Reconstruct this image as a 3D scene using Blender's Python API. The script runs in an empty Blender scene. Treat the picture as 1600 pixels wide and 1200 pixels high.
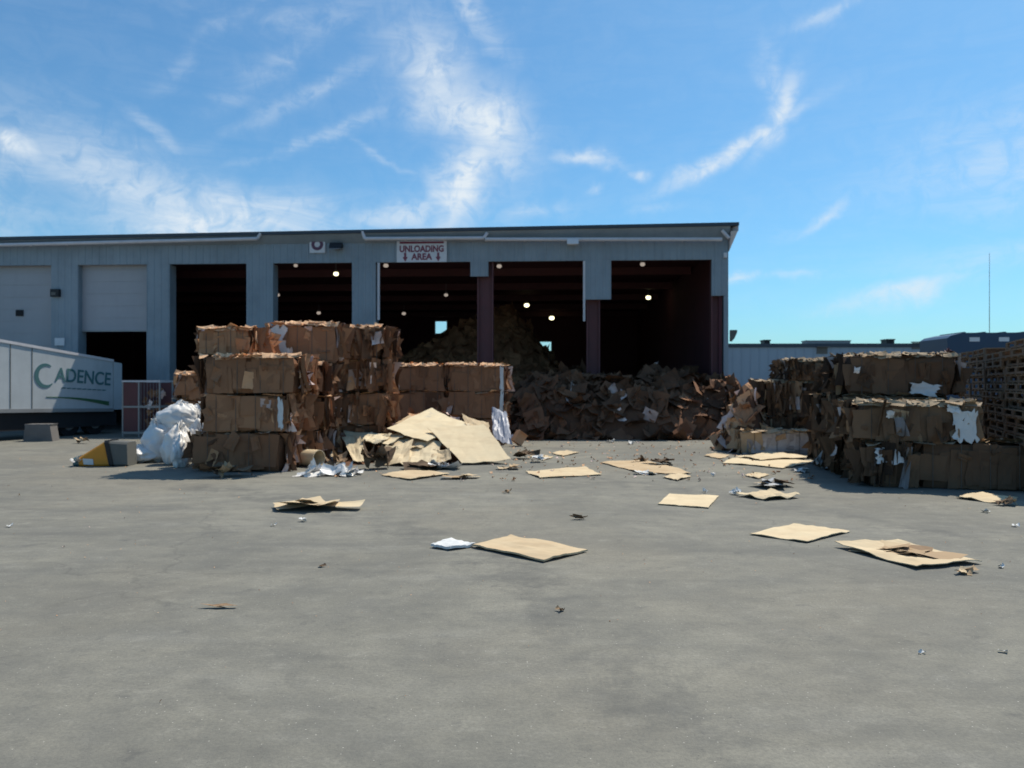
import bpy, bmesh, math, random
from mathutils import Vector, Matrix, noise
R = math.radians
S = bpy.context.scene
COL = S.collection
# ------------------------------------------------------------------ camera, sky, sun, exposure
F = 1180.0; HCAM = 2.0; HZ = 600.0                 # focal length in photo pixels, eye height, horizon row
cam = bpy.data.cameras.new('camera'); camo = bpy.data.objects.new('camera', cam); COL.objects.link(camo)
camo.location = (0, 0, HCAM); camo.rotation_euler = (R(90), 0, 0)
cam.sensor_width = 36; cam.lens = F/1600*36; cam.clip_start = .1; cam.clip_end = 3000
cam.dof.use_dof = True; cam.dof.focus_distance = 4.6; cam.dof.aperture_fstop = 2.7
S.camera = camo
SUN = Vector((.44, .46, 1.0)).normalized()
SUN_EL = math.asin(SUN.z); SUN_AZ = math.atan2(SUN.x, SUN.y)
sl = bpy.data.lights.new('sun', 'SUN'); sl.energy = 4.9; sl.angle = R(.53); sl.color = (1, .915, .77)
so = bpy.data.objects.new('sun', sl); COL.objects.link(so)
so.rotation_euler = (-SUN).to_track_quat('-Z', 'Y').to_euler(); so.location = (0, 0, 40)
S.view_settings.view_transform = 'Standard'; S.view_settings.look = 'None'
S.view_settings.gamma = 1; S.view_settings.use_curve_mapping = False; S.view_settings.exposure = 0.0

class NT:
    def __init__(s, tree): s.t = tree; s.n = tree.nodes; s.l = tree.links
    def node(s, typ, **kw):
        n = s.n.new(typ)
        for k, v in kw.items(): setattr(n, k, v)
        return n
    def put(s, sock, v):
        if isinstance(v, bpy.types.NodeSocket): s.l.new(v, sock)
        elif v is not None: sock.default_value = v
    def math(s, op, a, b=None, c=None, clamp=False):
        n = s.node('ShaderNodeMath', operation=op, use_clamp=clamp)
        s.put(n.inputs[0], a)
        if b is not None: s.put(n.inputs[1], b)
        if c is not None: s.put(n.inputs[2], c)
        return n.outputs[0]
    def mix(s, f, a, b, blend='MIX'):
        n = s.node('ShaderNodeMix', data_type='RGBA', blend_type=blend)
        s.put(n.inputs[0], f); s.put(n.inputs[6], a); s.put(n.inputs[7], b)
        return n.outputs[2]
    def noise(s, vec, scale, detail=4, rough=.55, dist=0.0):
        n = s.node('ShaderNodeTexNoise'); s.put(n.inputs['Vector'], vec)
        n.inputs['Scale'].default_value = scale; n.inputs['Detail'].default_value = detail
        n.inputs['Roughness'].default_value = rough; n.inputs['Distortion'].default_value = dist
        return n
    def mapping(s, vec, loc=(0,0,0), rot=(0,0,0), scale=(1,1,1)):
        n = s.node('ShaderNodeMapping'); s.put(n.inputs[0], vec)
        n.inputs[1].default_value = loc; n.inputs[2].default_value = rot; n.inputs[3].default_value = scale
        return n.outputs[0]
    def ramp(s, f, stops):
        n = s.node('ShaderNodeValToRGB'); s.put(n.inputs[0], f)
        e = n.color_ramp.elements
        while len(e) < len(stops): e.new(.5)
        for i, (p, c) in enumerate(stops):
            e[i].position = p; e[i].color = (*c, 1) if len(c) == 3 else c
        return n.outputs[0]
    def maprange(s, v, a, b, c=0.0, d=1.0):
        n = s.node('ShaderNodeMapRange'); n.interpolation_type = 'SMOOTHSTEP'
        s.put(n.inputs[0], v)
        for i, q in enumerate((a, b, c, d)): n.inputs[i+1].default_value = q
        return n.outputs[0]

def sky_dir(px, py):
    az = math.atan((px-800)/F); el = math.atan((HZ-py)/F*math.cos(az))
    return math.degrees(az), math.degrees(el)

world = bpy.data.worlds.new('World'); S.world = world; world.use_nodes = True
w = NT(world.node_tree); w.n.clear()
sky = w.node('ShaderNodeTexSky', sky_type='NISHITA'); sky.sun_disc = False
sky.sun_elevation = SUN_EL; sky.sun_rotation = SUN_AZ; sky.air_density = 1.0; sky.dust_density = .9; sky.ozone_density = 2.2
tc = w.node('ShaderNodeTexCoord')
nrm = w.node('ShaderNodeVectorMath', operation='NORMALIZE'); w.l.new(tc.outputs['Generated'], nrm.inputs[0])
sep = w.node('ShaderNodeSeparateXYZ'); w.l.new(nrm.outputs[0], sep.inputs[0])
az = w.math('MULTIPLY', w.math('ARCTAN2', sep.outputs[0], sep.outputs[1]), 180/math.pi)
el = w.math('MULTIPLY', w.math('ARCSINE', sep.outputs[2]), 180/math.pi)
cmb = w.node('ShaderNodeCombineXYZ'); w.l.new(az, cmb.inputs[0]); w.l.new(el, cmb.inputs[1])
wn = w.noise(cmb.outputs[0], .13, 5, .6)
wsep = w.node('ShaderNodeSeparateColor'); w.l.new(wn.outputs['Color'], wsep.inputs[0])
azw = w.math('ADD', az, w.math('MULTIPLY', w.math('SUBTRACT', wsep.outputs[0], .5), 5.5))
elw = w.math('ADD', el, w.math('MULTIPLY', w.math('SUBTRACT', wsep.outputs[1], .5), 4.0))
# (photo px, py, half length px, half width px, tilt deg, strength, fibre weight)
CLOUDS = [
 (700,140,105,52,-50,.95,.35), (762,205,75,58,-60,.90,.3), (722,285,95,42,58,.95,.35), (640,335,120,28,15,.55,.6), (690,100,70,30,-60,.55,.6), (740,20,75,22,-40,.45,.7),
 (120,255,120,45,-30,.34,.5), (215,310,170,60,-20,.66,.45), (310,345,170,50,-6,.85,.4), (410,345,130,45,0,.75,.45), (235,190,40,12,-25,.5,.6),
 (15,222,46,24,-25,1.0,.2), (500,130,190,14,28,.24,.7), (440,80,200,18,40,.20,.7), (350,40,120,11,45,.24,.7), (520,205,150,9,22,.28,.7), (600,240,60,6,-25,.25,.7), (470,15,160,18,8,.18,.7),
 (1140,235,110,12,22,.85,.4), (1212,182,52,17,62,.85,.4), (1200,130,50,14,-75,.35,.6), (915,243,52,12,-8,.70,.5), (997,267,14,8,0,.5,.4), (830,330,60,14,8,.3,.6),
 (1400,462,85,13,9,.72,.4), (1278,342,42,9,33,.55,.3), (1155,432,26,8,0,.5,.4), (1240,434,40,6,-4,.28,.5), (1290,14,60,9,12,.38,.5), (1560,405,120,22,5,.22,.6), (1590,310,90,14,18,.2,.6), (930,292,16,6,20,.3,.5), (1010,325,50,8,8,.2,.6),
 (1850,150,260,70,10,.6,.6), (-300,150,260,80,-15,.6,.6), (-250,380,200,60,5,.5,.6), (900,-400,300,90,20,.6,.6)]
fac = None
fib = w.noise(w.mapping(cmb.outputs[0], rot=(0,0,R(-28)), scale=(.09,.42,1)), 1.0, 7, .68, 1.2)
puff = w.noise(cmb.outputs[0], .55, 9, .62, .8)
fibv = w.math('MULTIPLY', w.maprange(fib.outputs[0], .30, .66), w.maprange(puff.outputs[0], .30, .58, .25, 1.0))
puffv = w.maprange(puff.outputs[0], .28, .56, .55, 1.0)
for (px, py, hl, hw, tilt, st, fw) in CLOUDS:
    a0, e0 = sky_dir(px, py); k = math.degrees(1/F)*.93
    du = w.math('SUBTRACT', azw, a0); dv = w.math('SUBTRACT', elw, e0)
    c, s_ = math.cos(R(tilt)), math.sin(R(tilt))
    u = w.math('MULTIPLY_ADD', du, c/(hl*k), w.math('MULTIPLY', dv, s_/(hl*k)))
    v = w.math('MULTIPLY_ADD', du, -s_/(hw*k), w.math('MULTIPLY', dv, c/(hw*k)))
    r2 = w.math('MULTIPLY_ADD', u, u, w.math('MULTIPLY', v, v))
    g = w.math('MULTIPLY', w.math('EXPONENT', w.math('MULTIPLY', r2, -1.0)), st)
    g = w.math('MULTIPLY', w.math('MULTIPLY', g, puffv), w.math('MULTIPLY_ADD', fibv, fw*1.3, 1-fw))
    fac = g if fac is None else w.math('MAXIMUM', fac, g)
veil = w.math('MULTIPLY_ADD', fibv, .05, .028)
fac = w.math('ADD', fac, veil, clamp=True)
bg1 = w.node('ShaderNodeBackground'); bg1.inputs[1].default_value = .124
skc = w.mix(1.0, sky.outputs[0], (.475,.885,1.07,1), 'MULTIPLY'); w.l.new(skc, bg1.inputs[0])
bg2 = w.node('ShaderNodeBackground'); bg2.inputs[0].default_value = (.83,.92,1,1); bg2.inputs[1].default_value = .92
mx = w.node('ShaderNodeMixShader'); w.l.new(fac, mx.inputs[0]); w.l.new(bg1.outputs[0], mx.inputs[1]); w.l.new(bg2.outputs[0], mx.inputs[2])
wo = w.node('ShaderNodeOutputWorld'); w.l.new(mx.outputs[0], wo.inputs[0])

# ------------------------------------------------------------------ helpers
def gz(py): return F*HCAM/(py-HZ)                                  # distance of a ground point on photo row py
def P(px, py): z = gz(py); return Vector(((px-800)*z/F, z, 0))     # ground point
def at(px, py, z): return Vector(((px-800)*z/F, z, HCAM+(HZ-py)*z/F))
def nz(p, s, k=0.0): return noise.noise(Vector((p[0]*s+k, p[1]*s-k, p[2]*s+2*k)))

def tag(o, label=None, cat=None, group=None, kind=None):
    if label: o['label'] = label
    if cat: o['category'] = cat
    if group: o['group'] = group
    if kind: o['kind'] = kind
    return o
def empty(name, loc=(0,0,0), rz=0.0):
    o = bpy.data.objects.new(name, None); COL.objects.link(o)
    o.location = loc; o.rotation_euler = (0, 0, rz); o.empty_display_size = .2
    return o

class MB:
    def __init__(s): s.v = []; s.f = []; s.t = []; s.m = []
    def add(s, vs, fs, tone=.5, mat=0):
        b = len(s.v); s.v += [tuple(p) for p in vs]
        for f in fs: s.f.append(tuple(b+i for i in f)); s.t.append(tone); s.m.append(mat)
    def box(s, lo, hi, tone=.5, mat=0, M=None):
        x0,y0,z0 = lo; x1,y1,z1 = hi
        vs = [(x0,y0,z0),(x1,y0,z0),(x1,y1,z0),(x0,y1,z0),(x0,y0,z1),(x1,y0,z1),(x1,y1,z1),(x0,y1,z1)]
        if M: vs = [M @ Vector(p) for p in vs]
        s.add(vs, [(0,3,2,1),(4,5,6,7),(0,1,5,4),(1,2,6,5),(2,3,7,6),(3,0,4,7)], tone, mat)
    def grid(s, fn, nu, nv, tone=.5, mat=0, closed=False):
        vs = [fn(i/nu, j/nv) for j in range(nv+1) for i in range(nu+1)]
        fs = [(j*(nu+1)+i, j*(nu+1)+i+1, (j+1)*(nu+1)+i+1, (j+1)*(nu+1)+i) for j in range(nv) for i in range(nu)]
        s.add(vs, fs, tone, mat)
    def slab(s, fn, nu, nv, th, tone=.5, mat=0):                     # a sheet with real thickness (downwards)
        top = [Vector(fn(i/nu, j/nv)) for j in range(nv+1) for i in range(nu+1)]
        n = len(top); vs = top+[p-Vector((0,0,th)) for p in top]; W = nu+1
        q = [(j*W+i, j*W+i+1, (j+1)*W+i+1, (j+1)*W+i) for j in range(nv) for i in range(nu)]
        fs = q+[tuple(n+k for k in reversed(f)) for f in q]
        ring = [i for i in range(W)]+[j*W+nu for j in range(1,nv+1)]+[nv*W+i for i in range(nu-1,-1,-1)]+[j*W for j in range(nv-1,0,-1)]
        for a, b in zip(ring, ring[1:]+ring[:1]): fs.append((b, a, n+a, n+b))
        s.add(vs, fs, tone, mat)
    def tube(s, p0, p1, r0, r1=None, n=8, tone=.5, mat=0, caps=True):
        p0 = Vector(p0); p1 = Vector(p1); r1 = r0 if r1 is None else r1
        d = (p1-p0).normalized(); a = d.orthogonal().normalized(); b = d.cross(a)
        vs = []
        for p, r in ((p0,r0),(p1,r1)):
            for i in range(n):
                t = 2*math.pi*i/n; vs.append(p+a*math.cos(t)*r+b*math.sin(t)*r)
        fs = [(i,(i+1)%n,n+(i+1)%n,n+i) for i in range(n)]
        if caps: fs += [tuple(range(n-1,-1,-1)), tuple(range(n,2*n))]
        s.add(vs, fs, tone, mat)
    def prism(s, poly, axis, a, b, tone=.5, mat=0):                   # poly of 2-D points swept along an axis
        def mk(p, t): return {'x':(t,p[0],p[1]), 'y':(p[0],t,p[1]), 'z':(p[0],p[1],t)}[axis]
        n = len(poly); vs = [mk(p,a) for p in poly]+[mk(p,b) for p in poly]
        fs = [(i,(i+1)%n,n+(i+1)%n,n+i) for i in range(n)]+[tuple(range(n-1,-1,-1)), tuple(range(n,2*n))]
        s.add(vs, fs, tone, mat)
    def build(s, name, mats, parent=None, smooth=False, loc=None, fix=True):
        me = bpy.data.meshes.new(name); me.from_pydata(s.v, [], s.f)
        if not isinstance(mats, (list,tuple)): mats = [mats]
        for m in mats: me.materials.append(m)
        me.polygons.foreach_set('material_index', s.m)
        at_ = me.attributes.new('tone', 'FLOAT', 'FACE'); at_.data.foreach_set('value', s.t)
        if fix:
            bm = bmesh.new(); bm.from_mesh(me); bmesh.ops.recalc_face_normals(bm, faces=bm.faces); bm.to_mesh(me); bm.free()
        if smooth: me.polygons.foreach_set('use_smooth', [True]*len(me.polygons))
        me.update()
        o = bpy.data.objects.new(name, me); COL.objects.link(o)
        if parent: o.parent = parent
        if loc is not None: o.location = loc
        return o

# ------------------------------------------------------------------ materials
def base(name, rough=.8, spec=.3, metal=0.0):
    m = bpy.data.materials.new(name); m.use_nodes = True
    t = NT(m.node_tree); b = t.n['Principled BSDF']
    b.inputs['Roughness'].default_value = rough; b.inputs['Specular IOR Level'].default_value = spec; b.inputs['Metallic'].default_value = metal
    return m, t, b
def bump(t, b, h, strength=.3, dist=.02):
    n = t.node('ShaderNodeBump'); n.inputs['Strength'].default_value = strength; n.inputs['Distance'].default_value = dist
    t.l.new(h, n.inputs['Height']); t.l.new(n.outputs[0], b.inputs['Normal'])
def paint(name, col, rough=.55, spec=.4, metal=0.0, dirt=.35, scale=1.5, bmp=.0):
    m, t, b = base(name, rough, spec, metal)
    oc = t.node('ShaderNodeTexCoord').outputs['Object']
    n1 = t.noise(oc, scale, 6, .65); n2 = t.noise(t.mapping(oc, scale=(6,6,.7)), scale, 4, .6)
    f = t.math('MULTIPLY', t.maprange(n1.outputs[0], .35, .75), dirt)
    f2 = t.math('MULTIPLY', t.maprange(n2.outputs[0], .45, .8), dirt*.7)
    c = t.mix(f, (*col,1), (*[x*.55+.02 for x in col],1)); c = t.mix(f2, c, (*[x*.7 for x in col],1))
    t.l.new(c, b.inputs['Base Color'])
    if bmp: bump(t, b, n1.outputs[0], bmp)
    return m
def cardboard(name, tint=(1,1,1)):
    m, t, b = base(name, .85, .15)
    oc = t.node('ShaderNodeTexCoord').outputs['Object']
    a = t.node('ShaderNodeAttribute', attribute_name='tone')
    n1 = t.noise(oc, 2.2, 6, .6); n2 = t.noise(t.mapping(oc, scale=(1,1,14)), 3, 3, .6)
    tone = t.math('ADD', a.outputs['Fac'], t.math('MULTIPLY', t.math('SUBTRACT', n1.outputs[0], .5), .16))
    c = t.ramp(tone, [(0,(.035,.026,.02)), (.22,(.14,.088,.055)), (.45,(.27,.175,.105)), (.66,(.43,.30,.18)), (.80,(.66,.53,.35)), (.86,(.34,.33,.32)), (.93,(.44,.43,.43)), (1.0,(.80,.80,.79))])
    st = t.maprange(t.noise(oc, 1.1, 5, .7).outputs[0], .52, .75)
    c = t.mix(t.math('MULTIPLY', st, .16), c, (.12,.085,.06,1))
    c = t.mix(t.math('MULTIPLY', n2.outputs[0], .22), c, (.12,.08,.05,1))
    c = t.mix(1.0, c, (*tint,1), 'MULTIPLY')
    t.l.new(c, b.inputs['Base Color']); bump(t, b, n2.outputs[0], .12, .01)
    return m
M_CARD = cardboard('cardboard', (1.36,1.06,.95))
M_CARD_DULL = cardboard('cardboard_dull', (.76,.72,.72))
M_SHEET = cardboard('cardboard_sheet', (1.19,1.24,1.27))
M_WIRE = paint('wire', (.12,.11,.10), .5, .5, .6)
M_WHITE = paint('white_plastic', (.74,.72,.70), .38, .4, dirt=.12, scale=3)
M_FILM = paint('grey_film', (.42,.42,.46), .45, .4, dirt=.15, scale=3)
M_PAPER = paint('white_paper', (.66,.66,.65), .7, .2, dirt=.2, scale=2)
M_WALL = paint('wall_cladding', (.265,.315,.355), .55, .3, dirt=.52, scale=.7)
M_DOORP = paint('roller_door', (.37,.37,.39), .5, .3, dirt=.2, scale=.8)
M_ROOF = paint('roof_sheet', (.05,.065,.085), .5, .3, dirt=.3)
M_TRIM = paint('pale_trim', (.60,.58,.60), .5, .3, dirt=.3)
M_RED = paint('red_steel', (.135,.052,.055), .6, .3, dirt=.5, scale=2)
M_INT = paint('lining_reflection_tint', (.13,.052,.06), .8, .2, dirt=.4, scale=.4)  # reddish windshield reflection put into the lining colour
M_DARK = paint('dark_rubber', (.025,.025,.027), .8, .2)
M_STEEL = paint('grey_steel', (.30,.30,.30), .5, .5, .3)
M_CONC = paint('concrete', (.17,.16,.155), .9, .2, dirt=.5, scale=3, bmp=.3)
M_FAR = paint('far_cladding', (.29,.36,.43), .6, .3, dirt=.2, scale=.3)
M_NAVY = paint('navy_paint', (.022,.05,.10), .4, .4, dirt=.25)
M_TRAIL = paint('trailer_white', (.47,.50,.52), .45, .35, dirt=.38, scale=.8)
M_TEAL = paint('logo_teal', (.07,.16,.17), .5, .3, dirt=.1)
M_GREEN = paint('logo_green', (.05,.13,.06), .5, .3, dirt=.1)
M_ORANGE = paint('orange_paint', (.66,.27,.03), .55, .3, dirt=.35, scale=4)
M_GREYP = paint('grey_plastic', (.125,.125,.115), .6, .3, dirt=.3, scale=4)
M_BLACK = paint('black_plastic', (.02,.02,.022), .5, .3)
M_TEALP = paint('teal_plastic', (.05,.14,.16), .4, .5)
M_SIGN = paint('sign_white', (.66,.66,.68), .5, .3, dirt=.25, scale=3)
M_SIGNRED = paint('sign_red', (.22,.055,.085), .5, .3, dirt=.2)
M_SIGNPUR = paint('sign_maroon', (.13,.06,.10), .5, .3, dirt=.2)
M_WOOD = cardboard('pallet_wood', (.72,.77,.86))

def mat_ground():
    m, t, b = base('asphalt', .88, .25)
    oc = t.node('ShaderNodeTexCoord').outputs['Object']
    big = t.noise(t.mapping(oc, rot=(0,0,.2), scale=(.21,.25,1)), 1.0, 8, .72, .6)
    mid = t.noise(t.mapping(oc, scale=(1.1,1.2,1)), 1.0, 8, .74)
    c = t.mix(t.maprange(big.outputs[0], .36, .64), (.180,.174,.149,1), (.270,.257,.212,1))
    c = t.mix(t.math('MULTIPLY', t.maprange(mid.outputs[0], .40, .68), .55), c, (.150,.148,.136,1))
    # tyre scuffs: long thin dark and pale arcs
    for rot, sc, lo, hi, amt, col in ((.10,(.30,1.5,1),.50,.74,.27,(.10,.10,.096,1)), (-.32,(.26,1.7,1),.52,.76,.27,(.11,.11,.105,1)), (.45,(.5,1.9,1),.54,.76,.24,(.34,.33,.29,1)), (1.35,(.3,2.2,1),.54,.76,.24,(.12,.118,.11,1))):
        s1 = t.noise(t.mapping(oc, loc=(rot*31,7*rot,0), rot=(0,0,rot), scale=sc), 1.0, 3, .5, .6)
        c = t.mix(t.math('MULTIPLY', t.maprange(s1.outputs[0], lo, hi), amt), c, col)
    dn = t.noise(oc, .9, 4, .6); dv = t.node('ShaderNodeVectorMath', operation='ADD'); sc_ = t.node('ShaderNodeVectorMath', operation='SCALE')
    t.l.new(dn.outputs['Color'], sc_.inputs[0]); sc_.inputs[3].default_value = 1.1; t.l.new(oc, dv.inputs[0]); t.l.new(sc_.outputs[0], dv.inputs[1])
    cr = t.node('ShaderNodeTexVoronoi', feature='DISTANCE_TO_EDGE'); cr.inputs['Scale'].default_value = .19; t.l.new(dv.outputs[0], cr.inputs['Vector'])
    ck = t.math('MULTIPLY', t.maprange(cr.outputs['Distance'], .0012, .006, 1, 0), t.maprange(t.noise(oc, .33, 3, .5).outputs[0], .46, .60))
    c = t.mix(t.math('MULTIPLY', ck, .28), c, (.06,.06,.058,1))
    warm = t.noise(oc, .16, 4, .6)
    c = t.mix(t.math('MULTIPLY', t.maprange(warm.outputs[0], .46, .66), .5), c, (.25,.225,.175,1))
    mo = t.noise(t.mapping(oc, loc=(3,8,0), scale=(3.2,4.2,1)), 1.0, 8, .78)
    c = t.mix(t.maprange(mo.outputs[0], .34, .50, .42, 0), c, (.125,.122,.11,1)); c = t.mix(t.maprange(mo.outputs[0], .52, .70, 0, .38), c, (.36,.345,.295,1))
    tm = t.node('ShaderNodeTexWave', wave_type='RINGS', rings_direction='Z'); tm.inputs['Scale'].default_value = .055; tm.inputs['Distortion'].default_value = 5.0; tm.inputs['Detail'].default_value = 3; tm.inputs['Detail Scale'].default_value = .35
    t.l.new(t.mapping(oc, loc=(14,-2,0)), tm.inputs['Vector'])
    tf = t.math('MULTIPLY', t.maprange(tm.outputs['Fac'], .90, .985), t.maprange(mid.outputs[0], .40, .62)); tf = t.math('MULTIPLY', tf, t.maprange(big.outputs[0], .42, .58))
    c = t.mix(t.math('MULTIPLY', tf, .55), c, (.085,.085,.082,1))
    # oil spots and pale aggregate
    spot = t.noise(oc, 2.1, 5, .7); c = t.mix(t.math('MULTIPLY', t.maprange(spot.outputs[0], .60, .74), .6), c, (.09,.09,.088,1))
    fine = t.noise(oc, 38, 4, .8); c = t.mix(t.maprange(fine.outputs[0], .3, .7, 0, .42), c, (.10,.10,.094,1))
    vo = t.node('ShaderNodeTexVoronoi'); vo.inputs['Scale'].default_value = 26; t.l.new(oc, vo.inputs['Vector'])
    sp = t.maprange(vo.outputs['Distance'], .05, .16, 1, 0); vs = t.node('ShaderNodeSeparateColor'); t.l.new(vo.outputs['Color'], vs.inputs[0])
    sp = t.math('MULTIPLY', sp, t.math('GREATER_THAN', vs.outputs[0], .82)); c = t.mix(t.math('MULTIPLY', sp, .75), c, (.50,.48,.43,1))
    sp2 = t.math('MULTIPLY', t.maprange(vo.outputs['Distance'], .08, .2, 1, 0), t.math('LESS_THAN', vs.outputs[0], .12)); c = t.mix(t.math('MULTIPLY', sp2, .5), c, (.07,.07,.068,1))
    t.l.new(c, b.inputs['Base Color'])
    h = t.math('ADD', fine.outputs[0], t.math('MULTIPLY', mid.outputs[0], 1.2)); bump(t, b, h, .35, .02)
    return m
M_GROUND = mat_ground()
def mat_emit(name, col, st):
    m = bpy.data.materials.new(name); m.use_nodes = True; t = NT(m.node_tree); t.n.clear()
    e = t.node('ShaderNodeEmission'); e.inputs[0].default_value = (*col,1); e.inputs[1].default_value = st
    o = t.node('ShaderNodeOutputMaterial'); t.l.new(e.outputs[0], o.inputs[0]); return m
M_LAMP = mat_emit('lamp_glow', (1,.93,.55), 3.2)
M_LAMPDIM = mat_emit('lamp_glow_dim', (1,.85,.72), .38)

# ------------------------------------------------------------------ ground
g = MB(); n = 40
g.grid(lambda u,v: ((u-.5)*1600, -100+v*1500, 0), n, n)
tag(g.build('ground', M_GROUND), kind='structure')

# ------------------------------------------------------------------ the warehouse
WR = Vector((338*30.6/F, 30.6, 0)); WL = Vector((-800*32.2/F, 32.2, 0))
wdir = (WR-WL).normalized(); WROT = math.atan2(wdir.y, wdir.x)
house = empty('warehouse', WR, WROT)
tag(house, 'long blue-grey metal warehouse with seven tall loading bays and a dark roof edge', 'warehouse')
Mi = (Matrix.Translation(WR) @ Matrix.Rotation(WROT, 4, 'Z')).inverted()
def wl(px, py=600, yo=0.0):                          # photo pixel -> local point on the plane y=yo of the warehouse
    o = Mi @ Vector((0,0,HCAM)); q = Mi @ at(px, py, 10); d = q-o
    k = (yo-o.y)/d.y; return o+d*k
def wx(px, yo=0.0): return wl(px, 600, yo).x
def wz(px, py, yo=0.0): return wl(px, py, yo).z
XL = -42.0; TOP = 8.27; DOORTOP = wz(700, 409)
def ribbed(mb, x0, x1, z0, z1, y=0.0, per=.30, dep=.022, th=.14):
    xs = [x0]; prof = []
    k = math.floor(x0/per)
    pts = [(x0, 0.0)]
    while k*per < x1:
        for fx, fy in ((.10,0),(.18,dep),(.40,dep),(.48,0)):
            X = (k+fx)*per
            if x0 < X < x1: pts.append((X, fy))
        k += 1
    pts.append((x1, 0.0))
    poly = [(a, y-b) for a, b in pts]+[(x1, y+th), (x0, y+th)]
    mb.prism(poly, 'z', z0, z1)
# front wall: header band over the openings, pillars between them
mb = MB(); ribbed(mb, XL, 0, DOORTOP, TOP-.02); mb.build('header_wall', M_WALL, house)
bays = [(-260,-140),(-60,80),(122,229),(265,385),(427,550),(587,735),(767,913),(957,1112)]
pill = [(-140,-60),(80,122),(229,265),(385,427),(550,587)]
for a, b in pill:
    mb = MB(); ribbed(mb, wx(a), wx(b), 0, DOORTOP-.003, -.004)
    mb.box((wx(a)+.02, .145, 0), (wx(b)-.02, .60, DOORTOP-.01)); mb.build('pillar', M_WALL, house)
mb = MB(); ribbed(mb, XL, wx(-260), 0, DOORTOP-.003); mb.build('pillar', M_WALL, house)
for a, b, low in ((735,763,432), (914,955,468)):     # cladding that stops above the red columns
    mb = MB(); ribbed(mb, wx(a), wx(b), wz(a, low), DOORTOP-.003, -.004); mb.build('cladding', M_WALL, house)
mb = MB(); ribbed(mb, wx(1112), 0, wz(1120,462), DOORTOP-.003, -.004); ribbed(mb, wx(1131), 0, 0, wz(1120,462)-.003, -.004); mb.build('cladding', M_WALL, house)
def hcol(px0, px1, ztop, y=.18):                      # steel H column
    x0, x1 = wx(px0), wx(px1); c = (x0+x1)/2; mb = MB()
    mb.box((x0,y,0),(x0+.05,y+.4,ztop)); mb.box((x1-.05,y,0),(x1,y+.4,ztop)); mb.box((x0+.05,y+.18,0),(x1-.05,y+.22,ztop))
    return mb.build('column', M_RED, house)
hcol(745, 770, DOORTOP+.2); hcol(917, 938, DOORTOP+.2); hcol(1113, 1130, DOORTOP+.2)
for px, lo, w_ in ((590,500,.09), (911,502,.09)):
    mb = MB(); x = wx(px); mb.box((x, -.03, wz(px,lo)), (x+w_, .05, DOORTOP-.02)); mb.build('door_track', M_TRIM, house)
# roof
def ztop(px, py, yo): return wz(px, py, yo)
zr0, zr1 = wz(0, 370, -.45), wz(1155, 347, -.45)
xr1 = wx(1155, -.45); xa = wx(0, -.45); sl_ = (zr1-zr0)/(xr1-xa); xl = XL-.4
def zr(x): return zr0+(x-xa)*sl_
mb = MB()
yb = 31.0
for (x0, x1) in ((xl, xr1),):
    th = .13
    vs = []
    for x in (x0, x1):
        for (y, dz) in ((-.45,0),(-.45,-th),(yb,-th+.5),(yb,.5)): vs.append((x, y, zr(x)+dz))
    mb.add(vs, [(0,1,2,3),(7,6,5,4),(0,4,5,1),(1,5,6,2),(2,6,7,3),(3,7,4,0)])
mb.build('roof', M_ROOF, house)
mb = MB()                                             # upper band under the eave, leaning out to the roof edge
N = 24
def band(u, v):
    x = XL+(0.0-XL)*u
    return (x, -.02-.36*v, TOP-.42+v*(zr(x)-.135-TOP+.42))
mb.grid(band, N, 4); mb.build('eave_band', M_WALL, house)
mb = MB(); zt = zr(xr1)                                # slanting gable trim at the right end
mb.prism([(0.03,-.02),(xr1-.02,-.43),(xr1-.02,.3),(0.03,.3)], 'z', zt-.34, zt-.14)
mb.add([(0.02,-.05,7.37),(0.02,.25,7.37),(xr1-.04,-.40,zt-.34),(xr1-.04,.25,zt-.34),(0.02,-.40,zt-.34),(0.02,.25,zt-.34)],
       [(0,2,3,1),(0,4,2),(1,3,5),(0,1,5,4),(2,4,5,3)]); mb.build('gable_trim', M_TRIM, house)
# gutter runs with turned-up ends
for a, pa, b, pb, ends in ((-300,390,402,373,(0,1)), (570,373,756,372,(1,1)), (758,374,1128,374,(0,0))):
    mb = MB(); y = -.42
    p0 = wl(a, pa, y); p1 = wl(b, pb, y)
    mb.tube(p0, p1, .075, n=10)
    if ends[0]: mb.tube(p0, p0+Vector((-.10,.02,.30)), .07, n=8)
    if ends[1]: mb.tube(p1, p1+Vector((.14,.02,.22)), .07, n=8)
    k = 0.0
    L = (p1-p0).length
    while k < L-.1:
        q = p0+(p1-p0)*(k/L); mb.box((q.x-.02, q.y, q.z-.03), (q.x+.02, -.03, q.z+.02)); k += 1.6
    mb.build('gutter', M_TRIM, house)
mb = MB(); p0 = wl(1128,360,-.35); mb.tube(p0, p0+Vector((.28,-.02,-.32)), .07); mb.build('downspout', M_TRIM, house)
# side, back, inside
mb = MB(); ribbed(mb, 0, 31, 0, TOP+.2); o = mb.build('side_wall', M_WALL, house); o.rotation_euler = (0,0,R(90)); o.location = (-.0,.16,0)
def sidewall(x):
    mb = MB(); mb.box((x, .2, 0), (x+.12, 30.9, TOP+.1)); return mb
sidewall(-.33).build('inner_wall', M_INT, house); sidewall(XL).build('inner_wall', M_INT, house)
mb = MB(); mb.box((XL+.2, .65, 7.62), (-.4, 30.8, 7.78)); mb.build('ceiling', M_INT, house)
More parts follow.
